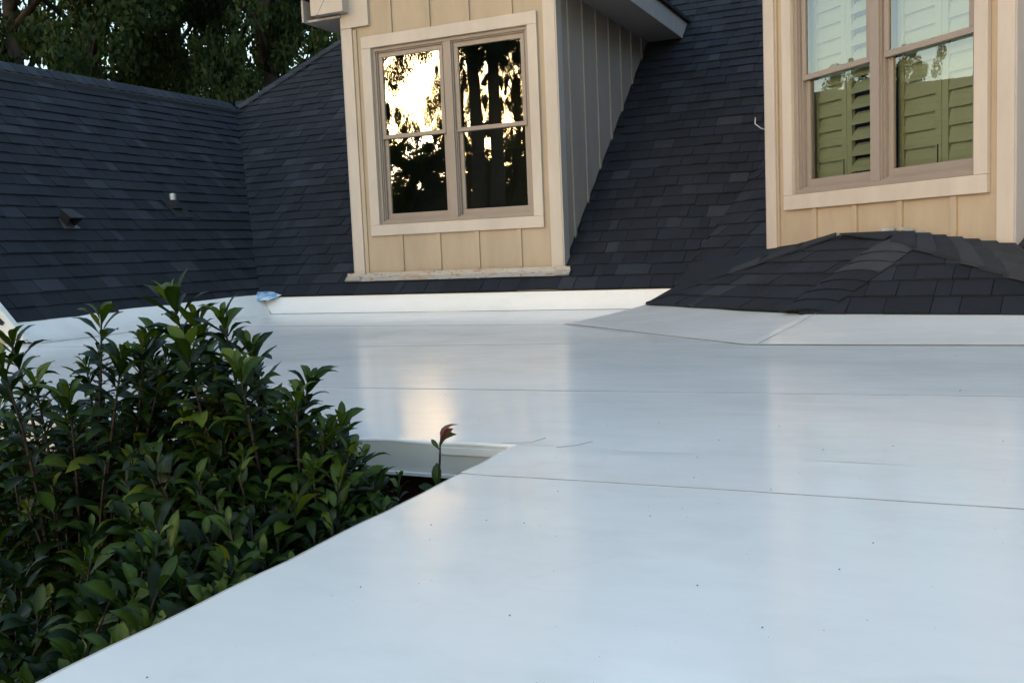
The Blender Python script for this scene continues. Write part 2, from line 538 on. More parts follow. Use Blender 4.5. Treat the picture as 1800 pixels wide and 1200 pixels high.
# lap line across the corner of the apron
sm = MB()
pts = [Vector((-0.835, 4.63, 0.013)), Vector((-0.80, 4.80, 0.029)), Vector((-0.73, 5.10, 0.060)), Vector((-0.66, 5.46, 0.100))]
sm.tube(pts, [0.0012] * 4, 4)
sm.build('seam', M_SEAM, flat_roof)
for pp in ([(-1.06, 2.205, 0.003), (-0.99, 2.235, 0.004), (-0.975, 2.30, 0.003)], [(-0.90, 2.19, 0.003), (-0.86, 2.22, 0.004), (-0.84, 2.29, 0.003)]):
    sm = MB()
    sm.tube([(a, b, c + und(a, b)) for a, b, c in pp], [0.0007] * 3, 4)
    sm.build('seam', M_SEAM, flat_roof)
# fascia below the far edge, drip edge, patch strip by the corner
box_obj('fascia_board', M_FASCIA, flat_roof, -6.2, -1.015, 2.196, 2.2135, -0.088, -0.003, bevel=0.002)
box_obj('drip_edge', M_WHITE, flat_roof, -6.2, -1.015, 2.186, 2.195, -0.094, -0.083, bevel=0.002)
box_obj('corner_patch', M_WHITE, flat_roof, -1.24, -1.03, 2.190, 2.1955, -0.030, -0.010, bevel=0.001)
# grit lying on the membrane, too small and many to pick apart
gm = MB()
rg = random.Random(3)
for k in range(420):
    x, y = rg.uniform(-0.95, 1.2), rg.uniform(0.6, 2.6)
    if rg.random() < 0.25:
        x, y = rg.uniform(-4.5, 1.5), rg.uniform(2.4, 4.4)
    s = rg.choice((0.0003, 0.0004, 0.0004, 0.0005, 0.0006, 0.0011)) * (1 + 0.25 * y)
    z = 0.0026 + und(x, y) + (0.002 if y > seamB(x) else 0)
    if y < seamA(x):
        z = und(x, y) + 0.0008
    gm.add([(x - s, y, z), (x + s, y, z), (x, y - s * 1.4, z), (x, y + s * 1.4, z), (x, y, z + s)], [(0, 2, 4), (2, 1, 4), (1, 3, 4), (3, 0, 4)])
tag(gm.build('grit', M_GRIT), 'dark specks of grit scattered over the white membrane', 'grit', kind='stuff')

# ------------------------------------------------------------------ shingled roofs
EXPO = 0.143
WIDTHS = [0.08, 0.11, 0.135, 0.16, 0.19, 0.23, 0.29]
TONES = [0.05, 0.18, 0.30, 0.42, 0.55, 0.70, 0.85]
TONE_W = [3, 4, 4, 4, 3, 1.6, 0.7]

def clip_poly(poly, a, b, c):
    """keep a*u + b*v <= c"""
    out = []
    n = len(poly)
    for i in range(n):
        p, q = poly[i], poly[(i + 1) % n]
        dp, dq = a * p[0] + b * p[1] - c, a * q[0] + b * q[1] - c
        if dp <= 0:
            out.append(p)
        if (dp < 0 < dq) or (dq < 0 < dp):
            t = dp / (dp - dq)
            out.append((p[0] + (q[0] - p[0]) * t, p[1] + (q[1] - p[1]) * t))
    return out

def hidden_by_dormer(p):
    for inv in (Matrix.Identity(4), TURN_INV):
        c0 = inv @ CAM
        d = inv @ Vector(p) - c0
        k = DM
        t0, t1 = 0.0, 0.985
        for ax, lo, hi in ((0, k['x0'], k['x1']), (1, k['y'], k['y'] + 3.2), (2, 0.2, k['soff'])):
            if abs(d[ax]) < 1e-9:
                continue
            a, b = (lo - c0[ax]) / d[ax], (hi - c0[ax]) / d[ax]
            if a > b:
                a, b = b, a
            t0, t1 = max(t0, a), min(t1, b)
        if t0 < t1:
            return True
    return False

tab_cache = {}
def tab_mesh(poly, v0, tb, tone, key=None, jl=0.0):
    """a shingle tab in its own plane: butt edge proud by tb, thinning up the slope"""
    if key and key in tab_cache:
        return tab_cache[key]
    m = MB()
    L = EXPO + 0.045
    top = [(u, v, 0.002 + tb * max(0.0, 1 - (v - v0) / L)) for u, v in poly]
    bot = [(u, v, -0.003) for u, v in poly]
    n = len(poly)
    m.add(top + bot, [tuple(range(n))] + [(i, n + i, n + (i + 1) % n, (i + 1) % n) for i in range(n)], tone=tone)
    if key:
        me = m.mesh('shingle', M_SHINGLE, tone=True)
        tab_cache[key] = me
        return me
    return m

def shingle_field(parent, O, U, V, courses, urange, clips, keep, seed, tb=(0.012, 0.019), first=0, maxobj=300, warp=None):
    O, U, V = Vector(O), Vector(U).normalized(), Vector(V).normalized()
    Nn = U.cross(V)
    rnd = random.Random(seed)
    tabs = []
    for k in range(first, courses):
        ua, ub = urange(k)
        u = ua - rnd.random() * 0.3
        v0 = k * EXPO
        drift = noise.noise(Vector((k * 0.7, seed, 0))) * 0.003
        last = None
        while u < ub:
            wi = rnd.choices(range(len(WIDTHS)), [1, 2, 3, 3, 3, 2, 1.2])[0]
            w = WIDTHS[wi]
            ti = rnd.choices(range(len(TONES)), TONE_W)[0]
            if ti == last:
                ti = rnd.choices(range(len(TONES)), TONE_W)[0]
            last = ti
            proud = rnd.random() < 0.5
            lean = 0.0
            gap = 0.0016
            vj = v0 + drift + rnd.uniform(-0.003, 0.003)
            if warp:
                vj += warp(u, v0)
            poly = [(gap, 0.0), (w - gap, 0.0), (w - gap, EXPO + 0.03), (gap, EXPO + 0.03)]
            P = [(u + a, vj + b) for a, b in poly]
            full = True
            for (a, b, c) in clips(k):
                if any(a * q[0] + b * q[1] > c for q in P):
                    full = False
                    P = clip_poly(P, a, b, c)
                    if len(P) < 3:
                        break
            if len(P) >= 3:
                cu = sum(q[0] for q in P) / len(P)
                cv = sum(q[1] for q in P) / len(P)
                cw = O + U * cu + V * cv
                if keep(cw):
                    pr = [project(O + U * a + V * b) for a, b in P]
                    score = 0.0
                    if all(pr) and all(-20 < q[0] < 1820 and -20 < q[1] < 1220 for q in pr) and not hidden_by_dormer(cw + Nn * 0.02):
                        score = abs(sum(pr[i][0] * pr[(i + 1) % len(pr)][1] - pr[(i + 1) % len(pr)][0] * pr[i][1] for i in range(len(pr)))) / 2
                    tabs.append((score, P, u, vj, wi, ti, proud, full))
            u += w
    tabs.sort(key=lambda t: -t[0])
    basis = Matrix((U, V, Nn)).transposed().to_4x4()
    rest = MB()
    nobj = 0
    for (score, P, u, vj, wi, ti, proud, full) in tabs:
        t = tb[1] if proud else tb[0]
        if score > 40 and nobj < maxobj:
            nobj += 1
            if full:
                w = WIDTHS[wi]
                me = tab_mesh([(0.0016, 0), (w - 0.0016, 0), (w - 0.0016, EXPO + 0.03), (0.0016, EXPO + 0.03)], 0, t, TONES[ti], key=(wi, ti, proud, t))
                org = O + U * u + V * vj
            else:
                cu, cv = P[0]
                me = tab_mesh([(a - cu, b - cv) for a, b in P], vj - cv, t, TONES[ti]).mesh('shingle', M_SHINGLE, tone=True)
                org = O + U * cu + V * cv
            o = bpy.data.objects.new('shingle', me)
            COL.objects.link(o)
            mw = basis.copy()
            mw.translation = org
            o.parent = parent
            o.matrix_parent_inverse = Matrix.Translation(-parent.location)
            o.matrix_basis = mw
        else:
            tm = tab_mesh(P, vj, t, TONES[ti])
            rest.add([O + U * a + V * b + Nn * c for a, b, c in tm.v], tm.f, tone=TONES[ti])
    if rest.v:
        r = rest.build('shingle_field', M_SHINGLE, None, tone=True)
        keep_world(r, parent)
        r['kind'] = 'stuff'
    return len(tabs), nobj

def caps(parent, p0, p1, dl, dr, half, expo=0.143, lift=0.012, tone_rng=None, name='cap_shingle', bulge=0.012, two_batches=False):
    """a row of bent cap shingles from p0 (low) to p1 (high); dl, dr point down the two sides"""
    p0, p1, dl, dr = Vector(p0), Vector(p1), Vector(dl).normalized(), Vector(dr).normalized()
    ax = (p1 - p0)
    n = max(1, int(ax.length / expo))
    ax.normalize()
    up = (-(dl + dr)).normalized()
    rr = tone_rng or random.Random(5)
    for k in range(n):
        base = p0 + ax * (k * expo)
        tone = rr.choice((0.75, 0.8, 0.88, 0.95, 1.0))
        if two_batches and k < 0.45 * n:
            tone = rr.choice((0.25, 0.35, 0.45))
        m = MB()
        rows = []
        for s, l in ((0.0, lift), (0.5, lift * 0.6), (1.0, 0.0)):
            q = base + ax * (s * (expo + 0.06))
            row = []
            for side, t in ((dl, 1.0), (dl, 0.55), (dl, 0.18), (dr, 0.18), (dr, 0.55), (dr, 1.0)):
                row.append(q + side * (half * t) + up * (l + 0.014 + bulge * (1 - t) * 0.5) - (up * 0.010 if t < 0.2 else Vector((0, 0, 0))))
            rows.append(row)
        nn = 6
        vs = [p for r_ in rows for p in r_] + [p - up * 0.016 for p in rows[0]]
        fs = [(j * nn + i, j * nn + i + 1, (j + 1) * nn + i + 1, (j + 1) * nn + i) for j in range(2) for i in range(nn - 1)]
        b0 = 3 * nn
        fs += [(b0 + i, b0 + i + 1, i + 1, i) for i in range(nn - 1)]
        # outer skirts
        o2 = len(vs)
        vs += [rows[j][0] - up * 0.016 for j in range(3)] + [rows[j][5] - up * 0.016 for j in range(3)]
        for j in range(2):
            fs.append((j * nn, (j + 1) * nn, o2 + j + 1, o2 + j))
            fs.append((j * nn + 5, o2 + 3 + j, o2 + 3 + j + 1, (j + 1) * nn + 5))
        m.add(vs, fs, tone=tone)
        o = m.build(name, M_SHINGLE, None, tone=True)
        keep_world(o, parent)

# main roof
RIDGE_Y = 13.6
mc = 1 / math.hypot(1, SL)
mV = (0, mc, SL * mc)
dk = MB()
hx = VALTOP[0] + 0.87 * (RIDGE_Y - VALTOP[1])
VX0, VX1 = 0.4142 * EY - 5.007, 0.4142 * RIDGE_Y - 5.007        # valley with the turned roof face
dk.add([(WX, EY, EZ - 0.012), (VX0, EY, EZ - 0.012), (VX1, RIDGE_Y, main_z(RIDGE_Y) - 0.012), (hx, RIDGE_Y, main_z(RIDGE_Y) - 0.012), (VALTOP[0], VALTOP[1], VALTOP[2] - 0.012)], [(0, 1, 2, 3, 4)])
dk.add([(VX1, RIDGE_Y, main_z(RIDGE_Y)), (3.6, 19.0, 0.0), (hx - 5, 19.0, 0.0), (hx, RIDGE_Y, main_z(RIDGE_Y))], [(0, 1, 2, 3)])
dk.add([(hx, RIDGE_Y, main_z(RIDGE_Y) - 0.012), (hx - 6.0, 19.0, -0.3), (-13.4, 9.9, -0.3), (VALTOP[0] - 0.02, VALTOP[1], VALTOP[2] - 0.02)], [(0, 1, 2, 3)])
main_roof = dk.build('main_roof', M_DECK)
tag(main_roof, 'steep charcoal shingle roof that carries the two dormers', 'roof', kind='structure')
vr = (VALTOP[1] - EY) / mc
def main_clip(k):
    right = (1, -0.4142 * mc, VX0)
    if k * EXPO < vr:
        return [(-1, -0.889 * mc, 6.05), right]
    return [(-1, 0.87 * mc, 8.48 + 0.87 * (VALTOP[1] - EY)), right]
def off_dormer(p):
    d = DM
    if d['x0'] + 0.02 < p.x < d['x1'] - 0.02 and p.y > d['y'] + 0.06 and p.z < d['soff'] + 0.1:
        return False
    top = d['soff'] + 0.2 + SL * ((d['x1'] - d['x0']) / 2 + 0.385 - abs(p.x - (d['x0'] + d['x1']) / 2))
    if d['x0'] - 0.385 < p.x < d['x1'] + 0.385 and d['soff'] + 0.05 < p.z < top - 0.1:
        return False
    return True
def main_keep(p):
    return off_dormer(p) and off_dormer(TURN_INV @ p)
def valley_warp(u, v):
    d = max(0.0, (VX0 + 0.4142 * mc * v) - u)          # woven valley: courses sag and lift towards it
    return math.exp(-(d / 0.42) ** 2) * (-0.030 + 0.030 * noise.noise(Vector((u * 4.0, v * 2.2, 3.3)))) if v > 0.2 else 0.0
print('main', shingle_field(main_roof, (0, EY, EZ), (1, 0, 0), mV, int((RIDGE_Y - EY) / mc / EXPO), lambda k: (-9.6, 0.8), main_clip, main_keep, 11, warp=valley_warp))
# hip between the main face and its left end
caps(main_roof, VALTOP, (hx, RIDGE_Y, main_z(RIDGE_Y)), (0.75, -0.55, -0.35), (-0.8, 0.35, -0.6), 0.19, lift=0.022, name='hip_cap')

# roof face turned by 45 degrees, with the second dormer
tk = MB()
def AQ(u, d, o=-0.012):
    x, y = AP0.x + S2 * u + S2 * d, AP0.y - S2 * u + S2 * d
    return (x, y, 0.442 + SL * d + o)
tk.add([(VX0, EY, EZ - 0.012), AQ(0.25, -0.316), AQ(0.25, -0.02), AQ(6.0, -0.02), AQ(6.0, 5.6), (VX1, RIDGE_Y, main_z(RIDGE_Y) - 0.012)], [(0, 1, 2, 3, 4, 5)])  # deck extended out of view to block sky light from the right
turned_roof = tk.build('turned_roof', M_DECK)
tag(turned_roof, 'charcoal shingle roof face set at an angle behind the shuttered dormer', 'roof', kind='structure')
def turned_keep(p):
    q = TURN_INV @ p
    if q.x > -4.75 and q.y < D1 + 0.03:
        return False
    return off_dormer(q) and off_dormer(p)
print('turned', shingle_field(turned_roof, AQ(0, -0.316, 0), (S2, -S2, 0), (S2 * mc, S2 * mc, SL * mc), 34, lambda k: (-3.2, 3.2),
      lambda k: [(-1, -0.4142 * mc, 0.8124)], turned_keep, 17))

# wing roof
wc = 1 / math.hypot(1, WSL)
wk = MB()
wyf = 4.60
wrx, wrz = -8.49, 2.52
wk.add([(WX, wyf, WZ - 0.012), (WX, EY, WZ - 0.012), (VALTOP[0], VALTOP[1], VALTOP[2] - 0.012), (wrx, wyf, wrz - 0.012)], [(0, 1, 2, 3)])
wk.add([(wrx, wyf, wrz - 0.012), (wrx, VALTOP[1], wrz - 0.012), (wrx - 4.6, VALTOP[1], wrz - 4.45), (wrx - 4.6, wyf, wrz - 4.45)], [(0, 1, 2, 3)])
wing_roof = wk.build('wing_roof', M_DECK)
tag(wing_roof, 'charcoal shingle roof of the side wing with two small vents', 'roof', kind='structure')
print('wing', shingle_field(wing_roof, (WX + 0.03, 0, WZ - 0.03 * WSL), (0, 1, 0), (-wc, 0, WSL * wc), int((WX - wrx) / wc / EXPO) + 1,
      lambda k: (wyf - 0.02, 10.2), lambda k: [(-1, 0, -wyf + 0.05), (1, -1.125 * wc, EY), (0, 1, (WX - wrx) / wc + 0.02)], lambda p: True, 23))
vb = MB()
vb.prism([(wrx + 0.15, wyf, wrz - 0.125), (wrx + 0.15, wyf, wrz - 0.085), (wrx, wyf, wrz + 0.045), (wrx - 0.15, wyf, wrz - 0.085), (wrx - 0.15, wyf, wrz - 0.125)], (0, 5.35, 0))
keep_world(vb.build('ridge_vent', M_VENT), wing_roof)
caps(wing_roof, (wrx, wyf, wrz + 0.05), (wrx, 9.95, wrz + 0.05), (wc, 0, -WSL * wc), (-wc, 0, -WSL * wc), 0.19, name='ridge_cap')

# gable end of the wing: rake board, soffit and siding
GY = 4.57
gb = empty('wing_gable', (-6.0, GY, 0.0), 'cream gable end with white sloping rake board at the wing eave', 'gable')
def zt(x):
    return 0.285 - WSL * (x + 6.08)
rm = MB()
xe = -6.08 + (0.285 - 0.012) / WSL
rm.prism([(xe, GY, 0.012), (xe - 0.20, GY, 0.012), (-8.49, GY, zt(-8.49) - 0.20), (-8.49, GY, zt(-8.49))], (0, 0.045, 0))
rb = rm.build('rake_board', M_WHITE, None, bevel=0.003)
keep_world(rb, gb)
rm = MB()
rm.prism([(-8.491, GY, zt(-8.49)), (-8.491, GY, zt(-8.49) - 0.20), (-11.2, GY, zt(-8.49) - 0.20 - 2.62), (-11.2, GY, zt(-8.49) - 2.62)], (0, 0.045, 0))
keep_world(rm.build('rake_board', M_WHITE, None, bevel=0.003), gb)
sw = MB()
sw.prism([(xe - 0.10, GY + 0.02, 0.006), (-8.49, GY + 0.02, zt(-8.49) - 0.10), (-11.2, GY + 0.02, 0.006)][::-1], (0, 0.02, 0))
keep_world(sw.build('siding', M_WALL), gb)
nub = MB()
nub.box(xe - 0.05, xe - 0.015, GY - 0.016, GY - 0.001, 0.009, 0.020)
keep_world(nub.build('board_end', M_STEM), gb)

# ------------------------------------------------------------------ the low roof in front of the right-hand dormer
def plane_of(a, b, c):
    n = (b - a).cross(c - a).normalized()
    if n.z < 0:
        n = -n
    return n, n.dot(a)
def zat(pl, x, y):
    n, d = pl
    return (d - n.x * x - n.y * y) / n.z
PLL, PLF = plane_of(CA, CB, CP), plane_of(CB, CC, CP)
ck = MB()
def LP(x, y, o=-0.012):
    return Vector((x, y, zat(PLL, x, y) + o))
def FP(x, y, o=-0.012):
    return Vector((x, y, zat(PLF, x, y) + o))
def dn(p, o=0.012):
    return Vector(p) - Vector((0, 0, o))
CW2, CW3 = LP(-0.645, 6.45, 0), LP(-0.215, 6.02, 0)      # where it meets the dormer wall
CR1 = FP(0.46, 5.42, 0)                                    # lower end of the cap row along the wall
CR2 = FP(1.02, 5.10, 0)
CWr = Vector((0.300, 5.515, 0.415))
ck.add([dn(CA), dn(CB), dn(CP), dn(CW3), dn(CW2)], [(0, 1, 2, 3, 4)])
ck.add([dn(CB), dn(CR2), dn(CR1), dn(CP)], [(0, 1, 2, 3)])
ck.add([dn(CR2), FP(2.4, 4.97), (2.4, 5.6, 0.9), (0.42, 5.55, 0.45), dn(CWr), dn(CR1)], [(0, 1, 2, 3, 4, 5)])
ck.add([dn(CP), dn(CR1), dn(CWr), dn(CW3)], [(0, 1, 2, 3)])
cricket = ck.build('cricket_roof', M_DECK)
tag(cricket, 'low shingled saddle roof with a bent cap row below the shuttered dormer window', 'roof', kind='structure')
def face_field(pl, a, b, poly, seed, n):
    nn = pl[0]
    U = (b - a).normalized()
    V = nn.cross(U).normalized()
    O = a - V * 0.02
    q = [((Vector(p) - O).dot(U), (Vector(p) - O).dot(V)) for p in poly]
    cl = []
    for i in range(len(q)):
        p, r = q[i], q[(i + 1) % len(q)]
        ex, ey = r[0] - p[0], r[1] - p[1]
        cl.append((ey, -ex, ey * p[0] - ex * p[1]))
    us = [c[0] for c in q]
    print('cricket', shingle_field(cricket, O, U, V, n, lambda k: (min(us), max(us)), lambda k: cl, lambda p: True, seed, tb=(0.012, 0.018), maxobj=150))
face_field(PLL, CA, CB, [CA, CB + Vector((0.03, -0.03, 0)), CP, CW3, CW2], 31, 9)
face_field(PLF, CB, CC, [CB - Vector((0.02, 0.03, 0)), CR2, CP], 37, 7)
# hip caps, and the cap row that runs down along the dormer wall
rc = random.Random(9)
caps(cricket, CB + Vector((0, -0.01, 0.004)), CP + Vector((0, 0, 0.012)), Vector((-0.72, 0.30, -0.12)), Vector((0.99, -0.10, -0.12)), 0.135, expo=0.105, lift=0.016, tone_rng=rc, name='hip_cap', bulge=0.03, two_batches=True)
nr = 7
lowA, lowB = CP + Vector((-0.05, -0.015, 0.02)), CR1 + Vector((0.02, -0.03, 0.012))
upA, upB = CW3 + Vector((-0.06, 0.05, 0.022)), CWr + Vector((-0.012, -0.012, 0.012))
for k in range(nr):
    a, b = k / nr, (k + 1.25) / nr
    m = MB()
    rows = []
    for t in (0.0, 0.33, 0.66, 1.0):
        arch = Vector((-0.01, -0.01, 0.016 * math.sin(math.pi * t)))
        pa = (lowA.lerp(lowB, a)).lerp(upA.lerp(upB, a), t) + arch
        pb = (lowA.lerp(lowB, b)).lerp(upA.lerp(upB, b), t) + arch + Vector((0, 0, 0.014))
        rows.append((pa, pb, pb - Vector((0, 0, 0.016))))
    vs = [p for r_ in rows for p in r_]
    fs = []
    for j in range(3):
        fs += [(3 * j, 3 * j + 1, 3 * j + 4, 3 * j + 3), (3 * j + 1, 3 * j + 2, 3 * j + 5, 3 * j + 4)]
    lo = len(vs)
    vs += [rows[0][0] - Vector((0, 0, 0.018)), rows[0][1] - Vector((0, 0, 0.022))]
    fs.append((0, lo, lo + 1, 1))
    m.add(vs, fs, tone=rc.choice((0.6, 0.7, 0.8, 0.9)))
    m.build('hip_cap', M_SHINGLE, cricket, tone=True)
# long shingles lapped along the raised valley edge and up against the wall
ed = (CW2 - CA)
pn = PLL[0]
acr = pn.cross(ed).normalized()
if acr.y < 0:
    acr = -acr
for (a, b, w0, w1, tn) in ((0.47, 0.66, 0.055, 0.075, 0.9), (0.62, 0.83, 0.075, 0.075, 0.7), (0.80, 0.99, 0.07, 0.03, 0.75)):
    m = MB()
    pa, pb = CA + ed * a, CA + ed * b
    q = [pa - acr * 0.035, pb - acr * 0.03, pb + acr * w1, pa + acr * w0]
    m.prism([p + pn * 0.016 for p in q], pn * 0.010, tone=tn)
    m.build('valley_shingle', M_SHINGLE, cricket, tone=True)
m = MB()
m.prism([CW2 + Vector((0.02, -0.11, 0.012)), LP(-0.36, 6.05, 0.014), CW3 + Vector((-0.06, 0.045, 0.014)), CW2 + Vector((0, 0, 0.014))], (0, 0, 0.010), tone=0.6)
m.build('valley_shingle', M_SHINGLE, cricket, tone=True)
# smooth dark valley sheet between the low roof and the two steep faces
vs_ = MB()
kz = Vector((-1.150, 6.975, 0.450))
vq = [CA + Vector((-0.02, 0, 0)), CA + ed * 0.5 + Vector((0, 0, -0.004)), CW2 + Vector((0, 0, -0.006)), kz, Vector((-1.47, 7.20, ang_z(-1.47, 7.20) + 0.022)), Vector((-1.80, 7.46, ang_z(-1.80, 7.46) + 0.030)), Vector((-1.95, 7.40, main_z(7.40) + 0.024)), Vector((-1.96, 7.33, main_z(7.34) + 0.012))]
vs_.add(vq, [(0, 1, 7), (1, 6, 7), (1, 5, 6), (1, 4, 5), (1, 3, 4), (1, 2, 3)], tone=0.16)
# edge thickness below the raised shingles
vs_.build('valley_sheet', M_SHINGLE, cricket, tone=True)
rl = MB()
rl.prism([CA + ed * t + acr * w + Vector((0, 0, o)) for t, w, o in ((0.0, 0.03, -0.02), (0.98, 0.03, -0.02), (0.98, 0.0, 0.012), (0.0, 0.0, 0.012))], (0, 0, 0.006), tone=0.1)
rl.build('edge_strip', M_SHINGLE, cricket, tone=True)
# loose grey flashing at the foot of the dormer wall
for (a, b, z0, z1) in ((1.15, 1.25, 0.526, 0.529), (1.30, 1.40, 0.530, 0.518), (1.43, 1.60, 0.508, 0.474), (1.60, 1.74, 0.472, 0.450), (1.80, 1.99, 0.440, 0.420)):
    m = MB()
    pts = []
    for u, z in ((a, z0), (b, z1), (b, z1 + 0.016), (a, z0 + 0.018)):
        pts.append(Vector((AP0.x + S2 * u - S2 * 0.030, AP0.y - S2 * u - S2 * 0.030, z)))
    m.prism(pts, (S2 * 0.006, S2 * 0.006, 0))
    m.build('wall_flashing', M_GALV, cricket)

# ------------------------------------------------------------------ dormers
def dormer(name, label, d, trim, bat, mull, rail_z, board, has_box):
    x0, x1, y, soff = d['x0'], d['x1'], d['y'], d['soff']
    tx0, tx1, tz0, tz1 = trim['o']
    ix0, ix1, iz0, iz1 = trim['i']
    root = empty(name, ((x0 + x1) / 2, y, main_z(y)), label, 'dormer', 'gabled dormers on the shingle roof')
    def put(o):
        return keep_world(o, root)
    zb = main_z(y) - 0.02
    mid = (x0 + x1) / 2
    apex = soff + 0.10 + SL * (x1 - x0) / 2
    # front wall around the opening
    w = MB()
    for b in ((x0, ix0, zb, soff + 0.10), (ix1, x1, zb, soff + 0.10)):
        w.box(b[0], b[1], y, y + 0.1, b[2], b[3])
    w.box(ix0, ix1, y, y + 0.1, zb, iz0)
    w.box(ix0, ix1, y, y + 0.1, iz1, soff + 0.10)
    w.prism([(x0, y, soff + 0.10), (x1, y, soff + 0.10), (mid, y, apex)], (0, 0.1, 0))
    put(w.build('wall', M_WALL))
    # side walls reach back into the roof
    yb = EY + (soff + 0.1 - EZ) / SL + 0.2
    for sx, inx in ((x0, x0 + 0.08), (x1 - 0.08, x1)):
        s = MB()
        s.prism([(sx, y + 0.101, main_z(y) - 0.1), (sx, y + 0.101, soff + 0.1), (sx, yb, soff + 0.1), ], (inx - sx, 0, 0))
        put(s.build('side_wall', M_WALL_SHADED))
    # battens on the side wall
    yy = y + 0.30
    while yy < yb - 0.3:
        for xa, xb in ((x1, x1 + 0.012), (x0 - 0.012, x0)):
            put(box_obj('batten', M_WALL_SHADED, None, xa, xb, yy - 0.02, yy + 0.02, main_z(yy) - 0.05, soff - 0.001))
        yy += bat['step'] * 0.93
    # corner boards
    bw = board
    for xa, xb in ((x0 - 0.008, x0 + bw), (x1 - bw, x1 + 0.008)):
        put(box_obj('corner_board', M_TRIM, None, xa, xb, y - 0.024, y - 0.001, main_z(y) - 0.005, soff + 0.1, bevel=0.002))
    for xa, xb in ((x0 - 0.022, x0 - 0.0085), (x1 + 0.0085, x1 + 0.022)):
        put(box_obj('side_corner_board', M_TRIM_SHADED, None, xa, xb, y - 0.022, y + bw, main_z(y) - 0.0, soff - 0.001, bevel=0.002))
    # battens above and below the window, and the narrow ones beside the corner boards
    for bx in bat['x']:
        put(box_obj('batten', M_WALL, None, bx - 0.021, bx + 0.021, y - 0.016, y - 0.001, main_z(y) + 0.02, tz0 - 0.001, bevel=0.002))
        put(box_obj('batten', M_WALL, None, bx - 0.021, bx + 0.021, y - 0.016, y - 0.001, tz1 + 0.001, apex - SL * abs(bx - mid) - 0.1, bevel=0.002))
    if has_box:
        put(box_obj('batten', M_WALL, None, x0 + bw + 0.004, x0 + bw + 0.042, y - 0.014, y - 0.001, main_z(y) + 0.015, 2.56, bevel=0.002))
    else:
        put(box_obj('batten', M_WALL, None, x0 + bw + 0.003, x0 + bw + 0.022, y - 0.014, y - 0.001, main_z(y) + 0.015, soff, bevel=0.002))
    # window trim boards
    put(box_obj('trim_board', M_TRIM, None, tx0, tx1, y - 0.030, y - 0.001, iz1 + 0.004, tz1, bevel=0.003))
    put(box_obj('trim_board', M_TRIM, None, tx0, tx1, y - 0.030, y - 0.001, tz0, iz0 - 0.004, bevel=0.003))
    put(box_obj('trim_board', M_TRIM, None, tx0, ix0 - 0.004, y - 0.029, y - 0.001, iz0 - 0.003, iz1 + 0.003, bevel=0.003))
    put(box_obj('trim_board', M_TRIM, None, ix1 + 0.004, tx1, y - 0.029, y - 0.001, iz0 - 0.003, iz1 + 0.003, bevel=0.003))
    # window: outer frame, mullion, two double-hung units
    fw = 0.028
    fr = MB()
    for (a, b, c, e) in ((ix0, ix1, iz0, iz0 + fw), (ix0, ix1, iz1 - fw, iz1), (ix0, ix0 + fw, iz0 + fw, iz1 - fw), (ix1 - fw, ix1, iz0 + fw, iz1 - fw), (mull - 0.038, mull + 0.038, iz0 + fw, iz1 - fw)):
        fr.box(a, b, y + 0.002, y + 0.09, c, e)
    win = put(fr.build('window', M_FRAME, None, bevel=0.003))
    def sub(o):
        o.parent = win
        return o
    # stepped stops inside the frame
    for (ua, ub) in ((ix0 + fw, mull - 0.038), (mull + 0.038, ix1 - fw)):
        st = MB()
        for k, (off, dy) in enumerate(((0.010, 0.018), (0.020, 0.034))):
            st.box(ua + off - 0.010, ua + off, y + dy, y + 0.088, iz0 + fw, iz1 - fw)
            st.box(ub - off, ub - off + 0.010, y + dy, y + 0.088, iz0 + fw, iz1 - fw)
            st.box(ua + off, ub - off, y + dy, y + 0.0875, iz1 - fw - off, iz1 - fw - off + 0.010)
            st.box(ua + off, ub - off, y + dy + 0.001, y + 0.0875, iz0 + fw + off - 0.010, iz0 + fw + off)
        sub(st.build('frame_stop', M_FRAME, None))
        ua2, ub2 = ua + 0.020, ub - 0.020
        za, zb2 = iz0 + fw + 0.020, iz1 - fw - 0.020
        sw_ = 0.036
        # upper sash stands proud of the lower one
        for nm, a, b, f0, f1 in (('upper_sash', rail_z - 0.022, zb2, 0.026, 0.052), ('lower_sash', za, rail_z + 0.018, 0.056, 0.084)):
            s = MB()
            bot = sw_ if nm == 'upper_sash' else sw_ + 0.012
            s.box(ua2, ub2, y + f0, y + f1, a, a + bot)
            s.box(ua2, ub2, y + f0, y + f1, b - sw_, b)
            s.box(ua2, ua2 + sw_, y + f0, y + f1, a + bot, b - sw_)
            s.box(ub2 - sw_, ub2, y + f0, y + f1, a + bot, b - sw_)
            sub(s.build(nm, M_FRAME, None, bevel=0.003))
            p = MB()
            p.add([(ua2 + sw_ - 0.004, y + f0 + 0.012, a + bot - 0.004), (ub2 - sw_ + 0.004, y + f0 + 0.012, a + bot - 0.004), (ub2 - sw_ + 0.004, y + f0 + 0.012, b - sw_ + 0.004), (ua2 + sw_ - 0.004, y + f0 + 0.012, b - sw_ + 0.004)], [(0, 1, 2, 3)])
            sub(p.build('pane', M_GLASS, None))
    # room behind the window, its dimness painted as near-black walls
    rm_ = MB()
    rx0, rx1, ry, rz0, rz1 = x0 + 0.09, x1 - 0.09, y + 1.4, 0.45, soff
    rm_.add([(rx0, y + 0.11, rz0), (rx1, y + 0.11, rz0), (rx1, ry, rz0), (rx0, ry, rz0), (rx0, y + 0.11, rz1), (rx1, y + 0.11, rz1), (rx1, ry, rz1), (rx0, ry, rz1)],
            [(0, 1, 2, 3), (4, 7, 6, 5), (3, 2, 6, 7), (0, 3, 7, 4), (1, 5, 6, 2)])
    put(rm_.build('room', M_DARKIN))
    # eaves: soffit, fascia, gable roof
    oh = 0.385
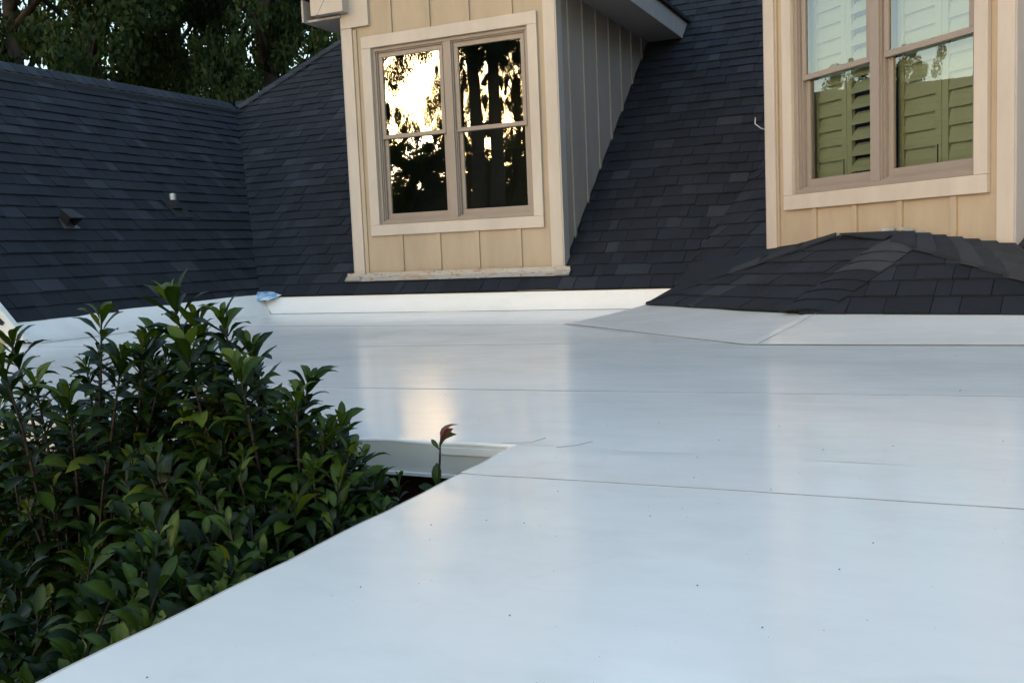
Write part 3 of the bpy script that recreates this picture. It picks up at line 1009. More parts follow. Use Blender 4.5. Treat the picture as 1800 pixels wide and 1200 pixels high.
    for sgn, wx in ((1, x1), (-1, x0)):
        ox = wx + sgn * oh
        a, b = sorted((wx + sgn * 0.001, ox - sgn * 0.0205))
        put(box_obj('soffit', M_TRIM_SHADED, None, a, b, y - 0.05, yb - 0.1, soff, soff + 0.02))
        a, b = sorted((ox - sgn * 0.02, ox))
        put(box_obj('fascia', M_TRIM_SHADED, None, a, b, y - 0.10, yb + 0.05, soff - 0.006, soff + 0.195, bevel=0.002))
        rz = soff + 0.20
        px = ox + sgn * 0.03
        top = rz + SL * (abs(px - mid))
        rf = MB()
        rf.prism([(px, y - 0.16, rz), (mid, y - 0.16, top), (mid, y - 0.16, top + 0.035), (px, y - 0.16, rz + 0.035)], (0, 5.2, 0), tone=0.3)
        put(rf.build('roof', M_SHINGLE, None, tone=True))
    if has_box:
        # boxed cornice return at the corner, its face mitred, on a wide frieze block
        put(box_obj('frieze_block', M_TRIM, None, x0 - 0.010, x0 + 0.285, y - 0.034, y - 0.0005, 2.578, soff + 0.4, bevel=0.002))
        bx0, bx1, by = x0 - 0.255, x0 + 0.085, y - 0.135
        bx = MB()
        bx.box(bx0, bx1, by + 0.0105, y - 0.0345, 2.712, 2.95)
        put(bx.build('cornice_box', M_TRIM, None, bevel=0.002))
        for poly in ([(bx0 - 0.003, 2.709), (bx0 + 0.062, 2.709), (bx0 + 0.242, 2.955), (bx0 - 0.003, 2.955)], [(bx0 + 0.068, 2.709), (bx1 + 0.003, 2.709), (bx1 + 0.003, 2.955), (bx0 + 0.248, 2.955)]):
            m = MB()
            m.prism([(px, by, pz) for px, pz in poly], (0, 0.010, 0))
            put(m.build('cornice_face', M_TRIM, None))
        s = MB()
        s.box(bx0, x0 - 0.0225, y - 0.034, y + 0.35, 2.72, 2.95)
        put(s.build('eave_box', M_TRIM_SHADED, None))
    return root

dr1 = dormer('dormer', 'cream dormer whose twin window mirrors the sunset', DM,
       dict(o=(-4.857, -3.13, 0.692, 2.48), i=(-4.757, -3.222, 0.793, 2.372)),
       dict(x=(-4.552, -4.163, -3.776, -3.371), step=0.387), -3.997, 1.585, 0.098, True)
dr2 = dormer('dormer', 'cream dormer with green-tinted shutters behind its twin window', DM,
       dict(o=(-4.857, -3.13, 0.702, 2.48), i=(-4.757, -3.222, 0.803, 2.372)),
       dict(x=(-4.552, -4.163, -3.776, -3.371), step=0.387), -3.997, 1.575, 0.098, False)
def turn(o):
    """carry a thing built in the first dormer's frame over to the turned roof face"""
    mw = TURN @ Matrix.Translation(o.location)
    o.location = mw.to_translation()
    o.rotation_euler = (0, 0, math.radians(-45))
    return o

# apron flashing under the first dormer
fl = MB()
ny = Vector((0, -SL, 1)).normalized()
xs = frange(-5.12, -2.895, 0.09)
vs = []
for x in xs:
    for (yy, off) in ((D1 - 0.026, 0.050), (7.50, 0.026), (7.462, 0.022)):
        vs.append(Vector((x + (0.10 if False else 0), yy, main_z(yy))) + ny * (off + 0.004 * noise.noise(Vector((x * 5, yy * 9, 2)))))
fl.add(vs, [(3 * i + j, 3 * i + j + 1, 3 * i + j + 4, 3 * i + j + 3) for i in range(len(xs) - 1) for j in range(2)])
o = fl.build('apron_flashing', M_FLASH)
keep_world(o, dr1)
so = o.modifiers.new('thick', 'SOLIDIFY')
so.thickness = 0.004
for (xa, xb) in ((-5.125, -4.96), (-3.02, -2.888)):
    m = MB()
    m.prism([Vector((x, yy, main_z(yy))) + ny * 0.031 for x, yy in ((xa, 7.462), (xb, 7.462), (xb, 7.512), (xa, 7.512))], ny * 0.003)
    keep_world(m.build('flashing_end', M_FLASH), dr1)
# stepped side flashing where the side wall meets the roof
for dd, root in ((DM, dr1), (DM, dr2)):
    k = 0
    while True:
        ya = dd['y'] + 0.02 + k * 0.217
        if main_z(ya + 0.22) > dd['soff'] - 0.05:
            break
        m = MB()
        m.prism([(dd['x1'] + 0.002, ya, main_z(ya)), (dd['x1'] + 0.002, ya + 0.20, main_z(ya + 0.20)), (dd['x1'] + 0.002, ya + 0.205, main_z(ya + 0.205) + 0.020), (dd['x1'] + 0.002, ya + 0.06, main_z(ya + 0.06) + 0.030), (dd['x1'] + 0.002, ya, main_z(ya) + 0.028)], (0.006, 0, 0))
        keep_world(m.build('step_flashing', M_VENT), root)
        k += 1

# ------------------------------------------------------------------ interior shutters behind the second window
def shutter(x0, x1, z0, z1, y, tilt, label, rod):
    root = empty('window_shutter', ((x0 + x1) / 2, y, z0), label, 'shutter', 'plantation shutters behind the dormer window')
    sw_ = 0.046
    for a, b in ((x0, x0 + sw_), (x1 - sw_, x1)):
        keep_world(box_obj('stile', M_SHUT, None, a, b, y, y + 0.028, z0, z1, bevel=0.002), root)
    for a, b in ((z0, z0 + 0.07), (z1 - 0.07, z1)):
        keep_world(box_obj('rail', M_SHUT, None, x0 + sw_, x1 - sw_, y + 0.001, y + 0.027, a, b, bevel=0.002), root)
    n = int((z1 - z0 - 0.14) / 0.098)
    pitch = (z1 - z0 - 0.14) / n
    lm = MB()
    hw = 0.053
    c, s = math.cos(tilt), math.sin(tilt)
    prof = [(-hw, 0.0), (-hw * 0.5, -0.0045), (hw * 0.5, -0.0045), (hw, 0.0), (hw * 0.5, 0.0045), (-hw * 0.5, 0.0045)]
    lm.prism([(x0 + sw_ + 0.002, q * s - t * c, q * c + t * s) for q, t in prof], (x1 - x0 - 2 * sw_ - 0.004, 0, 0))
    me = lm.mesh('louver', M_SHUT)
    for k in range(n):
        o = bpy.data.objects.new('louver', me)
        COL.objects.link(o)
        o.location = (0, y + 0.014, z0 + 0.07 + pitch * (k + 0.5))
        keep_world(o, root)
    if rod:
        keep_world(box_obj('latch_slot', M_VENT, None, x1 - 0.030, x1 - 0.022, y - 0.002, y - 0.0005, z0 + 0.05, z0 + 0.17), root)
    return root
sy = D1 + 0.135
for args in ((-4.740, -4.405, 0.84, 2.36, sy, 0.20, 'closed green-tinted louvred shutter next to the loose wire and main roof', True),
             (-4.401, -4.055, 0.84, 2.36, sy, 0.62, 'green-tinted shutter with its louvers tilted open, beside the mullion', False),
             (-3.945, -3.605, 0.84, 2.36, sy, 0.20, 'closed green-tinted shutter with a dark latch slot just past the mullion', True),
             (-3.601, -3.250, 0.84, 2.36, sy, 0.22, 'closed green-tinted shutter nearest the outer end of the low cap row', False)):
    turn(shutter(*args))
turn(dr2)

# ------------------------------------------------------------------ small things on the roofs
wN = Vector((WSL * wc, 0, wc))
wV = Vector((-wc, 0, WSL * wc))
wU = Vector((0, 1, 0))
# hooded exhaust vent
vo = Vector((-6.76, 5.83, wing_z(-6.76)))
ve = empty('exhaust_vent', vo, 'dark hooded exhaust vent low on the wing roof', 'vent')
m = MB()
m.prism([vo + wU * a + wV * b + wN * 0.018 for a, b in ((-0.085, -0.03), (0.085, -0.03), (0.05, 0.10), (-0.05, 0.10))], wN * 0.004)
keep_world(m.build('flange', M_FLANGE), ve)
m = MB()
hood = [(-0.055, 0.0, 0.02), (0.055, 0.0, 0.02), (0.055, 0.12, 0.02), (-0.055, 0.12, 0.02), (-0.085, -0.02, 0.15), (0.085, -0.02, 0.15), (0.06, 0.15, 0.10), (-0.06, 0.15, 0.10)]
hv = [vo + wU * a * 0.8 + wV * b * 0.8 + wN * c * 0.85 for a, b, c in hood]
m.add(hv, [(0, 3, 2, 1), (4, 5, 6, 7), (1, 2, 6, 5), (2, 3, 7, 6), (3, 0, 4, 7)])
o = m.build('hood', M_VENT)
o.modifiers.new('thick', 'SOLIDIFY').thickness = 0.006
keep_world(o, ve)
m = MB()
m.prism([vo + wU * a * 0.8 + wV * b * 0.8 + wN * c * 0.85 for a, b, c in ((-0.095, -0.035, 0.15), (0.095, -0.035, 0.15), (0.07, 0.16, 0.105), (-0.07, 0.16, 0.105))], wN * 0.012)
keep_world(m.build('lid', M_VENT), ve)
# plumbing stack
po = Vector((-6.985, 7.28, wing_z(-6.985)))
pe = empty('vent_pipe', po, 'short pale vent pipe with black boot high on the wing roof', 'pipe')
m = MB()
m.tube([po + Vector((0, 0, -0.05)), po + Vector((0, 0, 0.135))], [0.032, 0.032], 14)
m.tube([po + Vector((0, 0, 0.1351)), po + Vector((0, 0, 0.139))], [0.026, 0.026], 14)
keep_world(m.build('pipe', M_GALV, None, smooth=False), pe)
m = MB()
m.tube([po + Vector((0, 0, -0.01)), po + Vector((0, 0, 0.04)), po + Vector((0, 0, 0.075))], [0.085, 0.06, 0.036], 14)
keep_world(m.build('boot', M_DECK), pe)
m = MB()
m.prism([po + wU * a + wV * b + wN * 0.018 for a, b in ((-0.10, -0.17), (0.13, -0.17), (0.12, 0.10), (-0.10, 0.10))], wN * 0.004)
keep_world(m.build('flange', M_DECK), pe)

# scrap of blue underlay poking out in the valley corner
def blue_mat():
    m, nt, b, out = new_mat('blue_underlay')
    n1 = N(nt, 'ShaderNodeTexNoise', Scale=14.0, Detail=5.0)
    nt.links.new(world_coords(nt), n1.inputs['Vector'])
    nt.links.new(ramp(nt, n1.outputs[0], [(0.38, (0.16, 0.34, 0.62)), (0.5, (0.36, 0.55, 0.74)), (0.62, (0.60, 0.70, 0.76))]), b.inputs['Base Color'])
    b.inputs['Roughness'].default_value = 0.4
    return m
m = MB()
nx_, ny_ = 14, 6
vs = []
for j in range(ny_ + 1):
    for i in range(nx_ + 1):
        s, t = i / nx_, j / ny_
        hw_ = (0.24 - 0.13 * (1 - t)) * (1 + 0.15 * noise.noise(Vector((s * 3, t * 5, 8))))
        x = -5.98 + (s - 0.5) * 2 * hw_
        yy = 7.24 + 0.15 * t
        z = 0.125 + 0.075 * t + 0.022 * noise.noise(Vector((s * 4, t * 3, 1.5))) + 0.02 * math.sin(s * math.pi)
        vs.append((x, yy - 0.03 * math.sin(s * math.pi), z))
m.add(vs, [(j * (nx_ + 1) + i, j * (nx_ + 1) + i + 1, (j + 1) * (nx_ + 1) + i + 1, (j + 1) * (nx_ + 1) + i) for j in range(ny_) for i in range(nx_)])
o = m.build('underlay_scrap', blue_mat(), None, smooth=True)
o.modifiers.new('thick', 'SOLIDIFY').thickness = 0.004
tag(o, 'crumpled scrap of blue underlay in the corner where both roofs meet the membrane', 'scrap')
# loose wire sticking out of the corner of the second dormer
m = MB()
wp = [Vector((-1.172, 7.05, 1.28)), Vector((-1.225, 7.03, 1.295)), Vector((-1.265, 7.02, 1.33)), Vector((-1.262, 7.02, 1.375))]
m.tube(wp, [0.0045] * 4, 6)
tag(m.build('loose_wire', M_GALV, None, smooth=True), 'short bent grey wire sticking out of the dormer corner', 'wire')

# ------------------------------------------------------------------ shrubs in the notch of the flat roof
rs = random.Random(21)
def leaf_verts(seed):
    r = random.Random(seed)
    rows = []
    nseg = 6
    wid = 0.148 + 0.045 * r.random()
    bend = r.uniform(0.15, 0.75)
    fold = r.uniform(0.25, 0.6)
    twist = r.uniform(-0.35, 0.35)
    prof = [0.10, 0.40, 0.72, 0.95, 1.0, 0.74, 0.0]
    x = z = 0.0
    for i in range(nseg + 1):
        t = i / nseg
        a = -bend * t * t * 2.0
        w = wid * prof[i]
        tw = twist * t
        wave = 0.018 * math.sin(t * 9 + seed)
        rows.append([(x, -w * math.cos(tw), z + w * fold * math.cos(tw) - w * math.sin(tw) + wave), (x, 0, z), (x, w * math.cos(tw), z + w * fold + w * math.sin(tw) - wave)])
        x += math.cos(a) / nseg
        z += math.sin(a) / nseg
    vs = [p for row in rows for p in row]
    fs = []
    for i in range(nseg):
        for j in range(2):
            fs.append((i * 3 + j, (i + 1) * 3 + j, (i + 1) * 3 + j + 1, i * 3 + j + 1))
    return np.array(vs), fs
LEAVES = [leaf_verts(s) for s in range(8)]
LTONES = [0.12, 0.32, 0.5, 0.72, 0.95]
leaf_meshes = {}
def leaf_mesh(i, t):
    if (i, t) not in leaf_meshes:
        m = MB()
        v, f = LEAVES[i]
        m.add([tuple(p) for p in v], f, tone=LTONES[t])
        me = m.mesh('leaf', M_LEAF, smooth=True)
        a = me.attributes.new('tone', 'FLOAT', 'POINT')
        a.data.foreach_set('value', [min(1.0, LTONES[t] + (0.16 if k % 3 == 1 else 0.0)) for k in range(len(v))])
        leaf_meshes[i, t] = me
    return leaf_meshes[i, t]

def unproject(px, py, y):
    d = CF + CR * ((px - 900) / FPX) - CU * ((py - 600) / FPX)
    return CAM + d * (y / d.y)

def shoot(tip, base, nleaf, L, young, rnd):
    """stem points and leaf matrices of one leafy shoot"""
    tip, base = Vector(tip), Vector(base)
    ctrl = base * 0.35 + tip * 0.65
    ctrl.z -= 0.12 * (tip - base).length
    ctrl += Vector((rnd.uniform(-.03, .03), rnd.uniform(-.03, .03), 0))
    pts = []
    for i in range(9):
        t = i / 8
        pts.append(base * (1 - t) ** 2 + ctrl * 2 * t * (1 - t) + tip * t * t)
    length = sum((pts[i + 1] - pts[i]).length for i in range(8))
    reach = min(0.24 + 0.005 * max(0, nleaf - 18), length * 0.8)
    leaves = []
    phi = rnd.random() * 6.28
    for k in range(nleaf):
        s = (k / nleaf) ** 1.25 * reach          # distance back from the tip
        t = max(0.0, 1 - s / length)
        p = base * (1 - t) ** 2 + ctrl * 2 * t * (1 - t) + tip * t * t
        ax = ((ctrl - base) * (1 - t) + (tip - ctrl) * t).normalized()
        phi += 2.399 + rnd.uniform(-.25, .25)
        q = min(1.0, k / (nleaf * 0.55))
        el = math.radians(22 + 50 * q + rnd.uniform(-10, 12))
        a = ax.orthogonal().normalized()
        b = ax.cross(a)
        out = a * math.cos(phi) + b * math.sin(phi)
        d = (ax * math.cos(el) + out * math.sin(el)).normalized()
        side = ax.cross(out).normalized()
        up = d.cross(side) if d.cross(side).dot(ax) > 0 else side.cross(d)
        side = up.cross(d)
        ln = L * 1.04 * (0.5 + 0.5 * min(1.0, k / 4.0)) * rnd.uniform(0.62, 1.22)
        mt = Matrix((d * ln, side * ln, up * ln)).transposed().to_4x4()
        mt.translation = p + out * 0.003
        tn = rnd.choices(range(5), [3, 4, 3, 1.2, 0.3])[0]
        if young and k < 7:
            tn = rnd.choice((2, 3, 3, 4))
        leaves.append((mt, rnd.randrange(8), tn))
    return pts, leaves

TOP = [(0, 610), (20, 600), (60, 640), (100, 655), (135, 640), (170, 560), (215, 600), (250, 600), (300, 522), (350, 560), (395, 560), (440, 600), (470, 640), (500, 690), (545, 665), (575, 690), (600, 735), (625, 760), (650, 800), (700, 838), (760, 840)]
def top_at(px):
    for (a, b), (c, d) in zip(TOP, TOP[1:]):
        if a <= px <= c:
            return b + (d - b) * (px - a) / (c - a)
    return 840
def edge_at(px):
    return 1200 + (px - 100) * (830 - 1200) / 690.0

# root positions of the three shrubs and of the seedling by the corner
ROOTS = [Vector((-2.55, 1.55, -3.0)), Vector((-1.95, 1.62, -3.0)), Vector((-1.42, 1.78, -3.0)), Vector((-1.75, 1.15, -3.0))]
LABELS = ['glossy dark green shrub at the frame edge below the wing gable',
          'tallest glossy green shrub, its topmost shoots crossing the membrane upstand',
          'glossy green shrub with drooping leaves beside the cream fascia',
          'shaded low shrub with bare brown stems beside the near membrane edge']
shoots = [[], [], [], []]
def add_shoot(px, py, y, nleaf, L, young, which=None):
    p = unproject(px, py, y)
    ymin = 1.10 * y / max(0.05, -p.x)
    if p.x > -1.10:
        y = min(2.06, max(y, ymin + 0.02))
        p = unproject(px, py, y)
        if p.x > -1.09:
            return
    if which is None:
        which = min(range(4), key=lambda i: abs(ROOTS[i].x - p.x) * 1.2 + abs(ROOTS[i].y - p.y) + (0.5 if i == 3 and py < 850 else 0) + (0.25 if i != 3 and py > 960 else 0))
    rt = ROOTS[which]
    base = Vector((rt.x + (p.x - rt.x) * 0.55, rt.y + (p.y - rt.y) * 0.55, p.z - rs.uniform(0.30, 0.50)))
    base.x = min(base.x, -1.12)
    pts, lv = shoot(p, base, nleaf, L, young, rs)
    lv = [l for l in lv if (l[0].translation + l[0].col[0].to_3d() * 1.0).x < -1.06 and (l[0].translation + l[0].col[0].to_3d()).y < 2.16]
    shoots[which].append((pts, lv))

# the shoots that make the outline
for (px, py, y, n, L) in ((20, 600, 1.55, 24, .075), (2, 640, 1.4, 22, .075), (60, 668, 1.5, 22, .07), (178, 556, 1.62, 20, .068), (300, 522, 1.66, 26, .082), (252, 600, 1.6, 22, .08), (345, 560, 1.7, 24, .08),
                          (392, 560, 1.62, 28, .075), (440, 610, 1.66, 24, .07), (215, 628, 1.55, 22, .08), (275, 590, 1.75, 22, .075), (330, 610, 1.55, 26, .08), (420, 650, 1.55, 24, .075), (545, 665, 1.70, 26, .072), (520, 690, 1.62, 22, .07),
                          (505, 720, 1.66, 20, .065), (640, 800, 1.98, 20, .06), (668, 832, 2.0, 18, .06), (702, 838, 2.06, 14, .05), (655, 850, 1.95, 20, .06), (618, 850, 1.85, 22, .07), (590, 835, 1.8, 24, .07), (560, 870, 1.75, 22, .07), (640, 875, 1.9, 18, .06), (600, 900, 1.8, 20, .07), (600, 745, 1.80, 24, .075), (570, 760, 1.7, 24, .07), (120, 690, 1.5, 22, .075), (480, 700, 1.7, 18, .065), (610, 790, 1.85, 22, .07), (150, 640, 1.7, 20, .07)):
    add_shoot(px, py, y, int(n * 1.6), L, True)
for k in range(400):
    px = rs.uniform(-60, 690)
    tp, eg = top_at(max(0, min(760, px))) + 40, edge_at(px)
    if eg - tp < 30:
        continue
    f = rs.random() ** 0.85
    py = tp + (eg - tp + 40) * f
    y = 1.80 - 0.75 * f * min(1.0, (700 - px) / 450.0) + rs.uniform(-.10, .16)
    add_shoot(px, py, y, rs.randrange(15, 24), rs.uniform(.065, .088), rs.random() < 0.4)
for k in range(230):                       # deeper layer that closes the gaps below the outline
    px = rs.uniform(-80, 660)
    tp, eg = top_at(max(0, min(760, px))) + 120, edge_at(px)
    if eg - tp < 10:
        continue
    add_shoot(px, rs.uniform(tp, eg + 60), rs.uniform(1.75, 2.05), 18, rs.uniform(.075, .095), False)

def build_shrub(root_pos, label, sh, cap=300):
    root = empty('shrub', root_pos, label, 'shrub', 'shrubs growing in the notch of the flat roof')
    # trunk and limbs up to each shoot
    hub = root_pos + Vector((0, 0, 1.9))
    m = MB()
    m.tube([root_pos, root_pos + Vector((0.03, 0.02, 0.9)), hub], [0.035, 0.03, 0.024], 8)
    keep_world(m.build('trunk', M_STEM, None, smooth=True), root)
    for pts, lv in sh:
        m = MB()
        q = [hub, hub * 0.5 + pts[0] * 0.5 + Vector((0.02, 0, -0.05))] + pts
        m.tube(q, [0.009, 0.007] + [0.0055 - 0.0035 * i / 8 for i in range(9)], 5)
        keep_world(m.build('branch', M_STEM, None, smooth=True), root)
    allv = []
    for pts, lv in sh:
        for (mt, i, t) in lv:
            c = mt.translation + mt.col[0].to_3d() * 0.5
            pr = project(c)
            sc = 0.0
            if pr and 0 < pr[0] < 1800 and 0 < pr[1] < edge_at(pr[0]) + 4:
                sc = mt.col[0].to_3d().length / (c - CAM).length * (1 + 0.6 * (2.0 - c.y))
            allv.append((sc, mt, i, t))
    allv.sort(key=lambda a: -a[0])
    for (sc, mt, i, t) in allv[:cap]:
        o = bpy.data.objects.new('leaf', leaf_mesh(i, t))
        COL.objects.link(o)
        o.parent = root
        o.matrix_parent_inverse = Matrix.Translation(-root.location)
        o.matrix_basis = mt
    V, F, T = [], [], []
    off = 0
    for (sc, mt, i, t) in allv[cap:]:
        v, f = LEAVES[i]
        A = np.array(mt)
        V.append(v @ A[:3, :3].T + A[:3, 3])
        F += [tuple(a + off for a in fc) for fc in f]
        T += [min(1.0, LTONES[t] + (0.16 if k % 3 == 1 else 0.0)) for k in range(len(v))]
        off += len(v)
    if V:
        me = bpy.data.meshes.new('foliage')
        me.from_pydata(np.concatenate(V).tolist(), [], F)
        me.materials.append(M_LEAF)
        me.polygons.foreach_set('use_smooth', [True] * len(F))
        at = me.attributes.new('tone', 'FLOAT', 'POINT')
        at.data.foreach_set('value', T)
        o = bpy.data.objects.new('foliage', me)
        COL.objects.link(o)
        keep_world(o, root)
        o['kind'] = 'stuff'
    return root
for rp, lb, sh in zip(ROOTS, LABELS, shoots):
    build_shrub(rp, lb, sh)

# seedling with a reddish bud in front of the fascia
sp = Vector((-1.20, 2.06, -3.0))
sd = empty('seedling', sp, 'thin seedling with a red-brown bud standing before the cream fascia', 'plant')
tipp = Vector((-1.155, 2.05, 0.035))
m = MB()
m.tube([sp, sp + Vector((0, 0, 2.5)), tipp + Vector((-0.012, 0, -0.12)), tipp + Vector((-0.003, 0, -0.04)), tipp], [0.008, 0.006, 0.0035, 0.0028, 0.002], 6)
keep_world(m.build('stem', M_STEM, None, smooth=True), sd)
def place_leaf(parent, p, d, up, ln, i, t, mat=None, name='leaf', ws=1.0):
    d = Vector(d).normalized()
    s = Vector(up).cross(d).normalized()
    u = d.cross(s)
    mt = Matrix((d * ln, s * ln * ws, u * ln * ws)).transposed().to_4x4()
    mt.translation = p
    me = leaf_mesh(i, t)
    if mat:
        me = me.copy()
        me.materials.clear()
        me.materials.append(mat)
    o = bpy.data.objects.new(name, me)
    COL.objects.link(o)
    o.parent = parent
    o.matrix_parent_inverse = Matrix.Translation(-parent.location)
    o.matrix_basis = mt
    return o
place_leaf(sd, tipp, (0.35, 0.1, 0.9), (-0.7, -0.7, 0.3), 0.062, 1, 2, M_RUST, 'bud', 1.5)
place_leaf(sd, tipp, (0.55, 0.0, 0.8), (-0.3, -0.9, 0.3), 0.048, 3, 2, M_RUST, 'bud', 1.4)
place_leaf(sd, tipp + Vector((-.002, 0, -.012)), (0.5, -0.1, 0.75), (-0.6, -0.7, 0.4), 0.055, 2, 3, ws=1.4)
place_leaf(sd, tipp + Vector((-.003, 0, -.02)), (-0.5, 0.0, 0.6), (0.4, -0.8, 0.5), 0.036, 4, 3)
place_leaf(sd, tipp + Vector((-.012, 0, -.12)), (0.0, -0.1, 0.9), (0.3, -0.95, 0.2), 0.07, 5, 3)
place_leaf(sd, tipp + Vector((-.012, 0, -.135)), (-0.6, -0.3, 0.5), (0.3, -0.6, 0.7), 0.06, 6, 2)
place_leaf(sd, tipp + Vector((-.012, 0, -.15)), (0.5, -0.5, 0.25), (0.0, -0.4, 0.9), 0.06, 7, 1)

# ------------------------------------------------------------------ trees
def crown_mesh(seed, n, shape, leaf):
    r = np.random.RandomState(seed)
    # clumps spread through the crown's volume
    nc = 150
    cl = []
    while len(cl) < nc:
        p = r.uniform(-1, 1, 3)
        if shape == 'round':
            ok = np.linalg.norm(p) < 1 and (np.linalg.norm(p) > 0.35 or r.rand() < 0.3)
        elif shape == 'cone':
            ok = math.hypot(p[0], p[1]) < (1 - (p[2] + 1) / 2) * 0.95 + 0.05
        else:
            ok = math.hypot(p[0], p[1]) < 0.55 + 0.45 * math.cos(p[2] * 1.4)
        if ok:
            cl.append(p)
    cl = np.array(cl)
    sz = r.uniform(0.06, 0.16, nc)
    which = r.randint(0, nc, n)
    d = r.normal(size=(n, 3))
    d /= np.linalg.norm(d, axis=1)[:, None]
    pos = cl[which] + d * (sz[which] * r.uniform(0.2, 1.0, n) ** 0.6)[:, None] * np.array([1, 1, 0.75])
    a = r.normal(size=(n, 3))
    a[:, 2] -= 0.15
    a /= np.linalg.norm(a, axis=1)[:, None]
    b = np.cross(a, r.normal(size=(n, 3)))
    b /= np.linalg.norm(b, axis=1)[:, None]
    ln = leaf * r.uniform(0.7, 1.4, n)[:, None]
    wd = ln * 0.33
    quad = np.stack([pos - a * ln * 0.5, pos + b * wd, pos + a * ln * 0.5, pos - b * wd], axis=1).reshape(-1, 3)
    tone = np.clip(r.normal(0.42, 0.2, n), 0, 1).repeat(4)
    me = bpy.data.meshes.new('crown')
    me.vertices.add(4 * n)
    me.vertices.foreach_set('co', quad.ravel())
    me.loops.add(4 * n)
    me.loops.foreach_set('vertex_index', np.arange(4 * n))
    me.polygons.add(n)
    me.polygons.foreach_set('loop_start', np.arange(n) * 4)
    me.polygons.foreach_set('loop_total', np.full(n, 4))
    me.materials.append(M_TLEAF)
    at = me.attributes.new('tone', 'FLOAT', 'POINT')
    at.data.foreach_set('value', tone.astype(np.float32))
    me.update(calc_edges=True)
    return me, cl
CROWNS = [crown_mesh(1, 40000, 'round', 0.029), crown_mesh(2, 38000, 'tall', 0.028), crown_mesh(3, 28000, 'cone', 0.036), crown_mesh(4, 40000, 'round', 0.028)]
rt_ = random.Random(77)
def tree(x, y, h, rad, cz, kind, label, group, trunk=0.16, lean=0.0, rot=0.0, name='tree', twin=False, crown_h=None, zs=None):
    """h: top above the ground; cz: height of the crown's bottom above the ground"""
    base = Vector((x, y, -3.0))
    root = empty(name, base, label, 'tree', group)
    me, cl = CROWNS[kind]
    hz = (h - cz) / 2
    zc = -3 + cz + hz
    m = MB()
    top = Vector((x + lean, y, -3 + cz + hz * 1.3))
    n = 7
    for off in ((0.0,) if not twin else (-0.36, 0.36)):
        pts = [base + Vector((off * (0.25 + 0.75 * min(1, i / 3)), 0, 0)) + (top - base) * (i / n) + Vector((rt_.uniform(-.07, .07), rt_.uniform(-.07, .07), 0)) * (1 if i else 0) for i in range(n + 1)]
        m.tube(pts, [trunk * (1.25 - 0.85 * i / n) for i in range(n + 1)], 9)
    cr = Matrix.Rotation(rot, 3, 'Z')
    for k in range(16):
        q = cl[(k * 7) % len(cl)]
        e = cr @ Vector((q[0] * rad, q[1] * rad, q[2] * hz)) + Vector((x + lean * 0.7, y, zc))
        s = base + (top - base) * min(0.95, max(0.25, ((e.z + 3) - 0.35 * rad) / (top.z + 3)))
        mid_ = s * 0.5 + e * 0.5 + Vector((0, 0, 0.12 * rad))
        m.tube([s, mid_, e], [trunk * 0.36, trunk * 0.22, trunk * 0.07], 5)
    keep_world(m.build('trunk', M_BARK, None, smooth=True), root)
    c = bpy.data.objects.new('crown', me)
    COL.objects.link(c)
    c.location = (x + lean * 0.7, y, zc)
    c.rotation_euler = (0, 0, rot)
    c.scale = (rad, rad, hz)
    keep_world(c, root)
    return root

# behind the wing roof
GB = 'trees standing behind the wing roof'
def polar(az, dist):
    a = math.radians(az)
    return math.sin(a) * dist, math.cos(a) * dist
BT = [(-51.0, 17.5, 12.5, 2.5, 4.2, 1, 'slim tree with a dark bare trunk at the frame edge behind the wing roof', 0.20),
      (-47.4, 19.0, 11.5, 2.9, 2.2, 0, 'bright green bushy tree behind the wing ridge, second from the frame edge', 0.16),
      (-43.2, 22.0, 15.0, 2.9, 3.5, 1, 'tall tree with a gap of sky beside its top behind the wing ridge', 0.20),
      (-40.2, 19.5, 11.0, 2.3, 2.5, 3, 'dark dense tree above the middle of the wing ridge', 0.15),
      (-37.6, 18.0, 13.0, 2.3, 4.4, 1, 'thick trunked tree standing over the dip between both roofs', 0.26),
      (-34.4, 20.5, 13.0, 2.6, 3.0, 0, 'dark tree behind the hip, close to the cornice box of the sunset-lit dormer', 0.17)]
for (az, dist, h_, rad, cz, kind, lb, tr) in BT:
    x, y = polar(az, dist)
    tree(x, y, h_, rad, cz, kind, lb, GB, tr, rot=rt_.uniform(0, 6.28), lean=rt_.uniform(-.3, .3))

